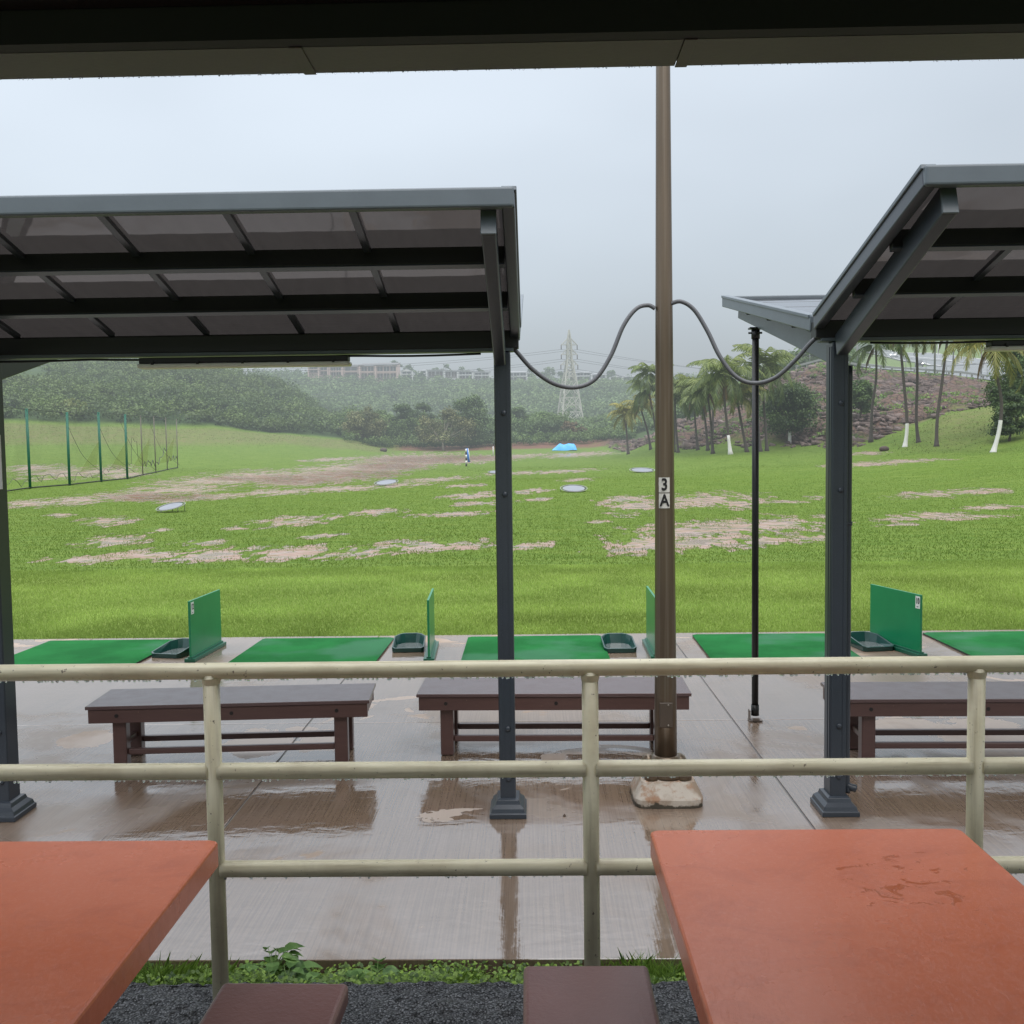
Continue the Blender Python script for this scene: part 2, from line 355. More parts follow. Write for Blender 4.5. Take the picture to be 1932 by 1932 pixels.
wet = t.ramp(t.noise(t.scale(P, (.6, 1.0, 1)), 1.5, 3, .5), [(.45, 0), (.58, 1)])
c = t.mix(mm2, g, clay)
rim = t.math('MULTIPLY', t.ramp(edge, [(.30, 0), (.44, 1)]), t.math('SUBTRACT', 1.0, mm)); c = t.mix(t.math('MULTIPLY', rim, .45), c, (.055, .085, .02))
so_ = t.attr('soil'); c = t.mix(t.math('MULTIPLY', so_, t.ramp(t.noise(P, .5, 4, .7), [(.3, .4), (.5, 1)])), c, t.mix(t.noise(P, 2, 4), (.10, .05, .036), (.19, .095, .07)))
wd = t.attr('wood'); c = t.mix(wd, c, t.mix(t.noise(P, .3, 4), (.02, .045, .016), (.06, .10, .03)))
rk = t.attr('rock'); rn = t.noise(t.scale(P, (1, 1, 1.6)), .45, 5, .65)
rkc = t.mix(t.noise(P, 1.7, 5, .7), (.085, .050, .038), (.18, .12, .095)); rkc = t.mix(t.ramp(rn, [(.52, 0), (.6, 1)]), rkc, (.06, .095, .025))
rkc = t.mix(t.ramp(t.n('TexVoronoi', i_Vector=P, i_Scale=1.3, feature='DISTANCE_TO_EDGE').outputs[0], [(0, 1), (.12, 0)]), rkc, (.04, .03, .026))
c = t.mix(rk, c, rkc)
rough = t.mix(t.math('MULTIPLY', mm2, wet), .85, .10)
hh = t.math('ADD', t.math('MULTIPLY', n3, .6), t.math('MULTIPLY', nf, .5))
hh = t.math('MULTIPLY', hh, t.math('SUBTRACT', 1.0, t.math('MULTIPLY', mm2, .85)))
hh = t.math('ADD', hh, t.math('MULTIPLY', rk, t.math('MULTIPLY', t.noise(P, 1.6, 6, .75), 6)))
bp_ = t.bump(hh, .7, .06)
spec = t.math('ADD', .12, t.math('MULTIPLY', t.math('MULTIPLY', mm2, wet), .5))
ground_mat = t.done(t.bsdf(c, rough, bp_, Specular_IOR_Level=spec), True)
V = np.stack([XX.ravel(), YY.ravel(), ZZ.ravel()], -1)
# carve rough relief into the rocky slope
rr = rock.ravel()
V[:, 2] += rr*((vnoise(V[:, 0], V[:, 1], .35, 11)-.5)*1.6+(vnoise(V[:, 0], V[:, 1], 1.1, 12)-.5)*.7)
ground = np_mesh('ground', V, FQ, ground_mat, attrs={'mud': ('POINT', mud.ravel()), 'track': ('POINT', trk.ravel()), 'soil': ('POINT', soil.ravel()), 'wood': ('POINT', wood.ravel()), 'rock': ('POINT', rr), 'bank': ('POINT', bankg.ravel())}, smooth=True)
tag(ground, kind='structure')
def mud_at(x, y):
    z = H(x, y); uu, vv = project(x, y, z); m_ = np.zeros_like(uu)
    for (cu, cv, a, b) in MUD: m_ = np.maximum(m_, np.clip(1.05-np.sqrt(((uu-cu)/(a*1.9))**2+((vv-cv+.05*(uu-cu))/(b*2.0+1.2))**2), 0, 1))
    return m_
# ---- grass blades
def blades(name, x, y, h, wd_, mat, parent=None, zf=None, lean=.6):
    n = len(x); z = (H(x, y) if zf is None else zf)-.01
    a = rng.uniform(0, 2*np.pi, n); b = rng.uniform(0, 2*np.pi, n); hh_ = h*rng.uniform(.5, 1.15, n); ln = lean*hh_*rng.uniform(.2, 1.2, n)
    dx, dy = np.cos(a)*wd_/2, np.sin(a)*wd_/2
    V = np.empty((n, 3, 3)); V[:, 0] = np.stack([x-dx, y-dy, z], -1); V[:, 1] = np.stack([x+dx, y+dy, z], -1); V[:, 2] = np.stack([x+np.cos(b)*ln, y+np.sin(b)*ln, z+hh_], -1)
    F3 = np.arange(n*3).reshape(n, 3)
    return np_mesh(name, V.reshape(-1, 3), F3, mat, parent, {'tint': ('FACE', np.clip(vnoise(x, y, 1.2, 4)*.6+rng.uniform(0, .6, n)-.1, 0, 1))})
gm_near = leaf_mat('lawn_blade_mat', (.095, .145, .022), (.37, .54, .13), False, .3, .015)
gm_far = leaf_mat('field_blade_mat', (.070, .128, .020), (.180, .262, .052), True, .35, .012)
n = 330000; y = 11.86+(rng.random(n)**1.15)*7.2; x = rng.uniform(-.60, .60, n)*(y+.6)
lawn = blades('lawn_grass', x, y, .05, .011, gm_near); tag(lawn, 'short bright mown grass strip just beyond the hitting mats', 'grass', kind='stuff')
n = 260000; y = 19*np.exp(rng.random(n)**.8*np.log(85/19)); x = rng.uniform(-.56, .56, n)*y
keep = (mud_at(x, y)*1.15 < rng.random(n)**.5); x, y = x[keep], y[keep]
def nonrock(x_, y_): ub = X0+F*x_/y_; return ((y_ < bank_top(ub)+1) | (ub > 1240)) & ~((ub > 1130) & (y_ > rock_lo(ub)-.5))
n3_ = 150000; y3 = 74*np.exp(rng.random(n3_)*np.log(196/74)); x3 = rng.uniform(-.56, .56, n3_)*y3
k3 = nonrock(x3, y3) & (mud_at(x3, y3)*1.3 < rng.random(n3_)**.5) & (rng.random(n3_) < (y3-74)/22); x3, y3 = x3[k3], y3[k3]
fg2 = blades('far_field_grass', x3, y3, .05, .055, gm_far); tag(fg2, 'short green turf on the far half of the field', 'grass', kind='stuff')
n4_ = 110000; y4 = rng.uniform(70, 197, n4_); x4 = rng.uniform(-.56, .56, n4_)*y4; ub = X0+F*x4/y4
pb_ = np.clip((y4-(bank_top(ub)-30))/22, 0, 1)*np.clip((780-ub)/60, 0, 1)+np.clip((y4-(rock_lo(ub)-26))/20, 0, 1)*np.clip((ub-1640)/120, 0, 1)
k4 = nonrock(x4, y4) & (rng.random(n4_) < pb_*(.3+.9*vnoise(x4, y4, .25, 5))); x4, y4 = x4[k4], y4[k4]
slope_m = leaf_mat('rough_slope_grass_mat', (.055, .085, .02), (.20, .235, .075), True, .3, .01)
fg3 = blades('slope_grass', x4, y4, .13, .09, slope_m, lean=1.2); tag(fg3, 'rough tufty grass on the grassy banks left and right', 'grass', kind='stuff')
fg = blades('field_grass', x, y, .055, .022, gm_far); tag(fg, 'green turf grass over the wet driving range field', 'grass', kind='stuff')
# ================================================================== CONCRETE SLAB
t = NT('wet_concrete'); P = t.pos()
big = t.noise(P, .55, 4, .55); mid = t.noise(P, 2.2, 4, .6); fine = t.noise(P, 45, 4, .7)
cc = t.mix(big, (.205, .142, .092), (.315, .235, .165)); cc = t.mix(t.ramp(mid, [(.35, 0), (.7, 1)]), cc, (.28, .21, .16)); cc = t.mix(t.math('MULTIPLY', fine, .45), cc, (.075, .055, .045))
broom = t.noise(t.scale(P, (95, 1.2, 1)), 1.0, 3, .6); broom2 = t.noise(t.scale(P, (38, .8, 1)), 1.0, 2, .6)
cc = t.mix(t.math('MULTIPLY', t.ramp(broom, [(.35, 1), (.6, 0)]), .38), cc, (.07, .05, .038))
pud = t.ramp(t.noise(t.scale(P, (.75, 1.1, 1)), .62, 5, .62, .5), [(.40, 0), (.50, 1)])      # 1 = standing water film
dry = t.ramp(t.noise(t.scale(P, (.8, 1, 1)), 1.15, 4, .6, .8), [(.625, 0), (.64, 1)])      # drained sandy patches
pn = t.noise(t.scale(P, (1.4, 1, 1)), 2.2, 5, .65); dp = None
for (pu, pv_, prad, psy) in [(160, 1398, .24, .8), (495, 1402, .33, .9), (605, 1398, .26, .9), (565, 1378, .12, 1), (1880, 1392, .42, .7), (1700, 1368, .3, 1.2)]:
    pc = PZ(pu, pv_, 0); sp2 = t.scale(P, (1, psy, 1)); q_ = t.n('MapRange', i_0=t.n('VectorMath', operation='DISTANCE', i_0=sp2, i_1=(pc.x, pc.y*psy, 0)).outputs['Value'], i_1=0.0, i_2=prad*1.6, i_3=1.0, i_4=0.0).outputs[0]
    dp = q_ if dp is None else t.math('MAXIMUM', dp, q_)
dry = t.math('MAXIMUM', dry, t.ramp(t.math('ADD', dp, t.math('MULTIPLY', t.math('SUBTRACT', pn, .5), 1.3)), [(.42, 0), (.44, 1)]))
cc = t.mix(t.math('MULTIPLY', dry, .55), cc, (.33, .215, .125))
ro = t.mix(pud, .34, .035); ro = t.mix(dry, ro, .5)
hgt = t.math('ADD', t.math('MULTIPLY', broom, 1.0), t.math('MULTIPLY', fine, .6)); hgt = t.math('ADD', hgt, t.math('MULTIPLY', broom2, .6))
hgt = t.math('MULTIPLY', hgt, t.math('SUBTRACT', 1.0, t.math('MULTIPLY', pud, .86)))
nb = t.bump(hgt, .35, .004)
rip = t.math('MULTIPLY', t.noise(t.scale(P, (1, 2.0, 1)), 4.5, 4, .55, .4), t.math('ADD', .35, t.math('MULTIPLY', pud, .65))); nb2 = t.bump(rip, .17, .012, nb)
slab_mat = t.done(t.bsdf(cc, ro, nb2, Specular_IOR_Level=.5, IOR=t.math('ADD', 1.8, t.math('MULTIPLY', pud, .95))))
YN, YFAR = 4.22, 11.86
t = NT('joint_sealant'); joint_mat = t.done(t.bsdf(t.mix(t.noise(t.pos(), 12), (.07, .07, .075), (.19, .18, .18)), .35))
m = MB(); xs_ = [-11.9, -8.55, -5.18, -1.80, 1.575, 4.95, 8.3, 11.7]; yj = [YN, 8.02, YFAR]
for i in range(len(xs_)-1):
    for j in range(2):
        x0, x1 = xs_[i]+.006, xs_[i+1]-.006; y0, y1 = yj[j]+(.0 if j == 0 else .004), yj[j+1]-(.004 if j == 0 else 0)
        m.box(((x0+x1)/2, (y0+y1)/2, -.06), (x1-x0, y1-y0, .12))
slab = tag(m.build('concrete_slab', slab_mat, bevel=.004), kind='structure')
m = MB().box((0, (YN+YFAR)/2, -.07), (23.4, YFAR-YN-.1, .124)); tag(m.build('slab_joint_filler', joint_mat), kind='structure')
# ================================================================== DECK EDGE, BANK, SOIL
DK = .26
t = NT('gravel_mat'); P = t.pos(); vo = t.n('TexVoronoi', i_Vector=P, i_Scale=120); vd = vo.outputs['Distance']
gc = t.mix(t.ramp(t.n('SeparateColor', i_Color=vo.outputs['Color']).outputs[0], [(0, 0), (1, 1)]), (.055, .057, .062), (.25, .255, .265)); gc = t.mix(t.ramp(vd, [(.35, 0), (.6, 1)]), gc, (.008, .008, .009))
gravel_mat = t.done(t.bsdf(gc, .28, t.bump(t.math('SUBTRACT', 1.0, vd), 1.0, .012)))
gx = np.arange(-3.2, 3.2, .016); gy = np.arange(1.4, 3.57, .016); GX, GY = np.meshgrid(gx, gy)
GZ = DK+(vnoise(GX, GY, 42, 1)-.5)*.014+(vnoise(GX, GY, 90, 2)-.5)*.008
GZ[-1] = DK-.02; nr, nc = GX.shape; idx = np.arange(nr*nc).reshape(nr, nc)
GY2 = GY+(vnoise(GX, GY, 30, 5)-.5)*.01
Vg = np.stack([GX.ravel(), GY2.ravel(), GZ.ravel()], -1)
FQg = np.stack([idx[:-1, :-1], idx[:-1, 1:], idx[1:, 1:], idx[1:, :-1]], -1).reshape(-1, 4)
tag(np_mesh('deck_surface', Vg, FQg, gravel_mat), kind='structure')
m = MB(); m.box((0, -1.75, DK-.22), (24, 10.5, .4)); tag(m.build('deck_base', gravel_mat), kind='structure')
t = NT('bank_soil_mat'); P = t.pos(); bank_soil = t.done(t.bsdf(t.mix(t.noise(P, 9, 5, .7), (.035, .022, .014), (.12, .075, .045)), .8, t.bump(t.noise(P, 60, 4, .7), .8, .02)))
bx_ = np.linspace(-11, 11, 500); by_ = np.linspace(3.53, 4.215, 24); BX, BY = np.meshgrid(bx_, by_)
BZ = np.interp(BY, [3.53, 3.62, 3.9, 4.1, 4.22], [.245, .17, .03, -.05, -.085])+(vnoise(BX, BY, 6, 2)-.5)*.05
nr, nc = BX.shape; idx = np.arange(nr*nc).reshape(nr, nc)
tag(np_mesh('planted_bank', np.stack([BX.ravel(), BY.ravel(), BZ.ravel()], -1), np.stack([idx[:-1, :-1], idx[:-1, 1:], idx[1:, 1:], idx[1:, :-1]], -1).reshape(-1, 4), bank_soil, smooth=True), kind='structure')
def bank_z(x, y): return np.interp(y, [3.53, 3.62, 3.9, 4.1, 4.22], [.245, .17, .03, -.05, -.085])+(vnoise(x, y, 6, 2)-.5)*.05
# clover-like ground cover and grass tufts on the bank
gc_mat = leaf_mat('clover_mat', (.035, .075, .012), (.27, .42, .07), False, .25)
n = 42000; x = rng.uniform(-3.4, 3.4, n); y = rng.uniform(3.62, 4.22, n); keep = vnoise(x, y, 4, 6)+rng.uniform(-.2, .2, n) > .40; x, y = x[keep], y[keep]; n = len(x)
z = bank_z(x, y)+rng.uniform(0, .075, n); r = rng.uniform(.004, .0095, n)
ang = rng.uniform(0, 2*np.pi, n); nx_, ny_ = rng.normal(0, .35, n), rng.normal(-.2, .35, n)
V = np.empty((n, 6, 3))
for k in range(6):
    q = ang+k*np.pi/3; dx, dy = np.cos(q)*r, np.sin(q)*r; V[:, k] = np.stack([x+dx, y+dy, z-(nx_*dx+ny_*dy)], -1)
gcov = np_mesh('ground_cover', V.reshape(-1, 3), np.arange(n*6).reshape(n, 6), gc_mat, attrs={'tint': ('FACE', rng.random(n))}); tag(gcov, 'low leafy clover cover on the bank below the railing', 'ground cover', kind='stuff')
bg_mat = leaf_mat('bank_blade_mat', (.05, .12, .012), (.24, .38, .06), False, .35)
xs2, ys2, hs2 = [], [], []
for (u0, d0, sp, k, hh0) in [(300, 3.9, .10, 900, .16), (345, 3.95, .09, 500, .14), (270, 4.0, .12, 700, .13), (860, 4.0, .07, 380, .12), (890, 3.9, .1, 300, .10), (1215, 4.1, .10, 800, .15), (1260, 4.0, .10, 800, .17), (1240, 3.8, .1, 500, .13), (640, 3.9, .15, 300, .07), (760, 3.85, .15, 300, .07), (1000, 3.9, .15, 500, .07), (550, 3.9, .12, 250, .09), (230, 3.9, .2, 700, .12), (1400, 4.0, .3, 500, .13)]:
    xs2.append(rng.normal((u0-X0)/F*d0, sp, k)); ys2.append(np.clip(rng.normal(d0-.03, .09, k), 3.62, 4.19)); hs2.append(np.full(k, hh0))
x = np.concatenate(xs2); y = np.concatenate(ys2); h = np.concatenate(hs2)*.8; kk = rng.random(len(x)) < .6; x, y, h = x[kk], y[kk], h[kk]; n = len(x); a = rng.uniform(0, 2*np.pi, n); b = rng.uniform(0, 2*np.pi, n)
z0 = bank_z(x, y)-.01; hh_ = h*rng.uniform(.4, 1.1, n); ln = hh_*rng.uniform(.2, .95, n); wv = .0035
dx, dy = np.cos(a)*wv, np.sin(a)*wv; V = np.empty((n, 5, 3)); mx_, my_ = np.cos(b)*ln*.35, np.sin(b)*ln*.35
V[:, 0] = np.stack([x-dx, y-dy, z0], -1); V[:, 1] = np.stack([x+dx, y+dy, z0], -1); V[:, 2] = np.stack([x+mx_+dx*.8, y+my_+dy*.8, z0+hh_*.62], -1)
V[:, 3] = np.stack([x+np.cos(b)*ln, y+np.sin(b)*ln, z0+hh_*.95], -1); V[:, 4] = np.stack([x+mx_-dx*.8, y+my_-dy*.8, z0+hh_*.62], -1)
tag(np_mesh('bank_grass', V.reshape(-1, 3), np.arange(n*5).reshape(n, 5), bg_mat, attrs={'tint': ('FACE', rng.random(n))}), 'long grass tufts growing on the bank below the railing', 'grass', kind='stuff')
# broad leaved weeds
weed_mat = leaf_mat('weed_mat', (.06, .13, .03), (.20, .34, .10), False, .3)
stem_mat = simple('weed_stem_mat', (.12, .2, .05), .6)
def weed(x, y, h, nl, label, seed):
    rr_ = random.Random(seed); root = empty('broadleaf_weed', (x, y, float(bank_z(np.array([x]), np.array([y]))[0])), 0, label, 'weed', 'broad leaved weeds on the bank')
    m = MB(); vs = []; fs = []; tint = []
    for k in range(int(nl*1.5)):
        a = rr_.uniform(0, 6.28); zz = h*rr_.uniform(.15, 1); rad = h*rr_.uniform(.2, .75); bx0 = Vector((0, 0, 0)); tip = Vector((math.cos(a)*rad, math.sin(a)*rad, zz))
        m.tube([bx0, Vector((tip.x*.35, tip.y*.35, zz*.6)), tip], [.0025, .002, .0012], 5)
        L = rr_.uniform(.055, .10); W = L*.34; d = Vector((math.cos(a), math.sin(a), rr_.uniform(-.5, .35))).normalized(); s_ = d.cross(Vector((0, 0, 1))).normalized(); up = s_.cross(d)
        o = len(vs); prof = [(0, .15), (.2, .8), (.45, 1), (.7, .75), (.9, .3), (1, .02)]
        for (tt, ww) in prof:
            c = tip+d*L*tt-Vector((0, 0, 1))*L*.35*tt*tt
            vs += [c-s_*W*ww+up*W*ww*.35, c, c+s_*W*ww+up*W*ww*.35]
        for i in range(5):
            fs += [(o+i*3, o+i*3+1, o+i*3+4, o+i*3+3), (o+i*3+1, o+i*3+2, o+i*3+5, o+i*3+4)]
            q = rr_.random(); tint += [q, min(1, q+.12)]
    m.build('stem', stem_mat, root)
    np_mesh('leaves', [tuple(p) for p in vs], fs, weed_mat, root, {'tint': ('FACE', tint)}, smooth=True)
for (u, d, h, nl, lb, sd_) in [(488, 4.1, .17, 22, 'tall broad leaved weed behind the brown stool beside the left railing post', 1), (515, 4.0, .14, 18, 'leafy weed beside the tallest weed, over the brown stool', 2), (690, 4.05, .15, 20, 'broad leaved weed on the bank midway between two railing posts', 3), (655, 3.85, .09, 12, 'small weed just right of the left brown stool', 4), (545, 3.8, .09, 10, 'low weed at the far edge of the left brown stool', 5), (455, 4.2, .08, 8, 'small weed at the slab edge by the left railing post', 6), (1065, 4.25, .07, 6, 'tiny weed behind the right brown stool at the slab edge', 7)]:
    d = min(d, 4.12); weed((u-X0)/F*d, d, h*.72, nl, lb, sd_)
# ================================================================== RAILING
def rail_paint(nm, sv):
  t = NT(nm); co = t.objco(); n_ = t.noise(co, 7, 5, .65); n5 = t.noise(co, 55, 4, .7); st = t.noise(t.scale(co, sv), 1, 3, .6)
  c = t.mix(n_, (.60, .55, .37), (.73, .68, .50)); c = t.mix(t.math('MULTIPLY', t.ramp(st, [(.5, 0), (.72, 1)]), .4), c, (.25, .20, .12))
  c = t.mix(t.ramp(n5, [(.655, 0), (.69, 1)]), c, (.13, .10, .07)); c = t.mix(t.math('MULTIPLY', t.ramp(t.noise(co, 2.6, 5, .7), [(.5, 0), (.66, 1)]), .35), c, (.34, .27, .17))
  return t.done(t.bsdf(c, .33, t.bump(n5, .15, .002)))
rail_mat = rail_paint('cream_rail_paint', (3, 60, 60)); railp_mat = rail_paint('cream_post_paint', (60, 60, 3))
drop_t = NT('water_drop'); drop_mat = drop_t.done(drop_t.bsdf((.95, .97, 1), .02, None, Transmission_Weight=.85, IOR=1.33))
RY = 3.42; rr0 = .0282
rail = empty('railing', (0, RY, DK), 0, 'cream painted three bar pipe railing dripping with rain', 'railing')
zt = [PY(966, v, RY).z for v in (1261, 1451, 1636.5)]
postx = [PY(402, 1400, RY).x, PY(1114, 1400, RY).x, PY(1841, 1400, RY).x]; sp = (postx[2]-postx[0])/2; postx = [postx[0]-2*sp, postx[0]-sp]+postx+[postx[2]+sp, postx[2]+2*sp]
xa, xb = postx[0]-.1, postx[-1]+.1
def tr(p): return Vector(p)-Vector((0, RY, DK))
m = MB().tube([tr((xa, RY, zt[0])), tr((xb, RY, zt[0]))], rr0, 24); m.build('top_rail', rail_mat, rail)
for k in (1, 2):
    for i in range(len(postx)-1):
        a, b = postx[i]+.016, postx[i+1]-.016
        pts = [(a, RY, zt[k]), (a+.016, RY, zt[k]), (b-.016, RY, zt[k]), (b, RY, zt[k])]
        if i in (1, 2, 3, 4):
            m = MB().tube([tr(p) for p in pts], [rr0*1.10, rr0, rr0, rr0*1.10], 24); m.build('rail', rail_mat, rail)
for x in postx[1:6]:
    m = MB()
    m.tube([tr((x, RY, DK-.05)), tr((x, RY, zt[0]-.012))], .0278, 24)
    for z in (): m.tube([tr((x, RY, z+.036)), tr((x, RY, z+.02)), tr((x, RY, z)), tr((x, RY, z-.02)), tr((x, RY, z-.036))], [.0280, .0284, .0286, .0284, .0280], 24)
    m.tube([tr((x, RY, zt[0]-.045)), tr((x, RY, zt[0]-.022))], [.0285, .034], 24, False)
    m.build('post', railp_mat, rail)
m = MB(); rd = random.Random(3)
for z, dens in ((zt[0], 300), (zt[1], 190), (zt[2], 110)):
    for i in range(dens):
        x = rd.uniform(-2.1, 2.0)
        if dens > 200: x = x if rd.random() < .5 else rd.choice([-1.5, -.5, .1, 1.2])+rd.gauss(0, .25)
        r = rd.uniform(.0024, .0050); m.sphere(tr((x, RY+rd.uniform(-.006, .006), z-rr0-r*.55)), r, 7, 5, (1, 1, 1.25))
o = m.build('water_drops', drop_mat, rail); tag(o, kind='stuff')
# ================================================================== OVERHEAD ROOF EDGE
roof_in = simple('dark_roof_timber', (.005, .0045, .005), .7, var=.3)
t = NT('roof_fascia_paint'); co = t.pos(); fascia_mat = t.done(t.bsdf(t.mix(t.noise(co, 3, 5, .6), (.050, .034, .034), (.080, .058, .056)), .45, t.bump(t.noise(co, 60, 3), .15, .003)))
BY0, BY1 = 2.43, 2.60
bz = PY(966, 131, BY1).z
pv = empty('pavilion_roof', (0, 0, DK), 0, 'dark roof edge beam of the seating pavilion dripping overhead', 'roof')
def tp(p): return Vector(p)-Vector((0, 0, DK))
m = MB()
xj = [-4.6, PY(577, 140, BY1).x, PY(1275, 125, BY1).x, 4.6]
for i in range(3): m.box(tp(((xj[i]+xj[i+1])/2, (BY0+BY1)/2, bz+.006)), (xj[i+1]-xj[i]-.006, BY1-BY0, .012))
for x in xj[1:3]: m.box(tp((x+.012, (BY0+BY1)/2+.001, bz-.0015)), (.03, BY1-BY0+.002, .003))
m.box(tp((0, BY1-.006, bz+.20)), (9.2, .012, .376))
m.build('edge_beam', fascia_mat, pv, bevel=.002)
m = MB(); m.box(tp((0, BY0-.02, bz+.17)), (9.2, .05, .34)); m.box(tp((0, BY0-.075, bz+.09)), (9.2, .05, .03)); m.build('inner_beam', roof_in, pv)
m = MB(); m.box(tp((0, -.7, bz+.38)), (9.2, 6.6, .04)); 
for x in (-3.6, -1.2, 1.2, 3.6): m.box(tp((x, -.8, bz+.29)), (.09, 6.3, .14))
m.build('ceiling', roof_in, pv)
for x, y in ((-4.2, 2.35), (4.2, 2.35), (-4.2, -3.6), (4.2, -3.6)):
    MB().box(tp((x, y, (bz+.3+DK)/2)), (.12, .12, bz+.3-DK)).build('post', fascia_mat, pv, bevel=.004)
m = MB()
for i in range(230):
    x = rd.uniform(-1.45, 1.45); x = x if rd.random() < .6 else rd.gauss(-.6, .5); r = rd.uniform(.0012, .0026); m.sphere(tp((x, BY1-.004, bz-r*.5)), r, 7, 5, (1, 1, 1.3))
tag(m.build('water_drops', drop_mat, pv), kind='stuff')
MB().box(tp((PY(1700, 105, 2.5).x, 2.515, bz-.0035)), (.01, .01, .003))
# ================================================================== SHELTERS
def steel(name, c, rough=.35):
    t = NT(name); co = t.pos(); n_ = t.noise(co, 5, 5, .6); n5 = t.noise(co, 180, 2, .6)
    cc = t.mix(n_, tuple(x*.8 for x in c), tuple(x*1.2 for x in c)); cc = t.mix(t.math('MULTIPLY', t.ramp(n5, [(.6, 0), (.7, 1)]), .25), cc, (.13, .15, .17))
    return t.done(t.bsdf(cc, t.mix(n5, rough*.7, rough*1.3), t.bump(n5, .12, .001)))
steel_m = steel('slate_blue_powder_coat', (.034, .044, .058), .32)
steel_lit = steel('slate_blue_lit', (.105, .13, .15), .40)  # same coat made paler: skylight on these parts is put into the colour
t = NT('smoky_roof_sheet'); co = t.pos()
wv_ = t.bump(t.noise(t.scale(co, (1.5, 1, 1)), 1.6, 2, .5), .10, .05)
gl = t.n('BsdfGlossy', i_Roughness=.04, i_Color=(.9, .9, .92, 1)); t.l(wv_, gl.inputs['Normal'])
tl = t.n('BsdfTranslucent', i_Color=t.mix(t.noise(t.scale(co, (8, 1.5, 1)), 3, 5, .65), (.024, .0215, .0205), (.038, .034, .032)))
df = t.n('BsdfDiffuse', i_Color=(.03, .026, .025, 1)); mx = t.n('MixShader', i_0=.3); t.l(tl.outputs[0], mx.inputs[1]); t.l(df.outputs[0], mx.inputs[2])
fr = t.n('Fresnel', i_IOR=1.48); mx2 = t.n('MixShader', i_0=fr.outputs[0]); t.l(mx.outputs[0], mx2.inputs[1]); t.l(gl.outputs[0], mx2.inputs[2])
sheet_m = t.done(mx2.outputs[0])
black_m = simple('black_beam_paint', (.006, .007, .008), .45)
white_m = simple('white_plastic', (.72, .73, .72), .35, var=.05)
diff_m = simple('light_diffuser', (.80, .81, .76), .3, var=.05)
VY, VZ = 6.0, 2.80          # valley line
NY, NZ = 4.41, 3.275        # near eave
FY, FZ = 8.78, 3.42         # far eave
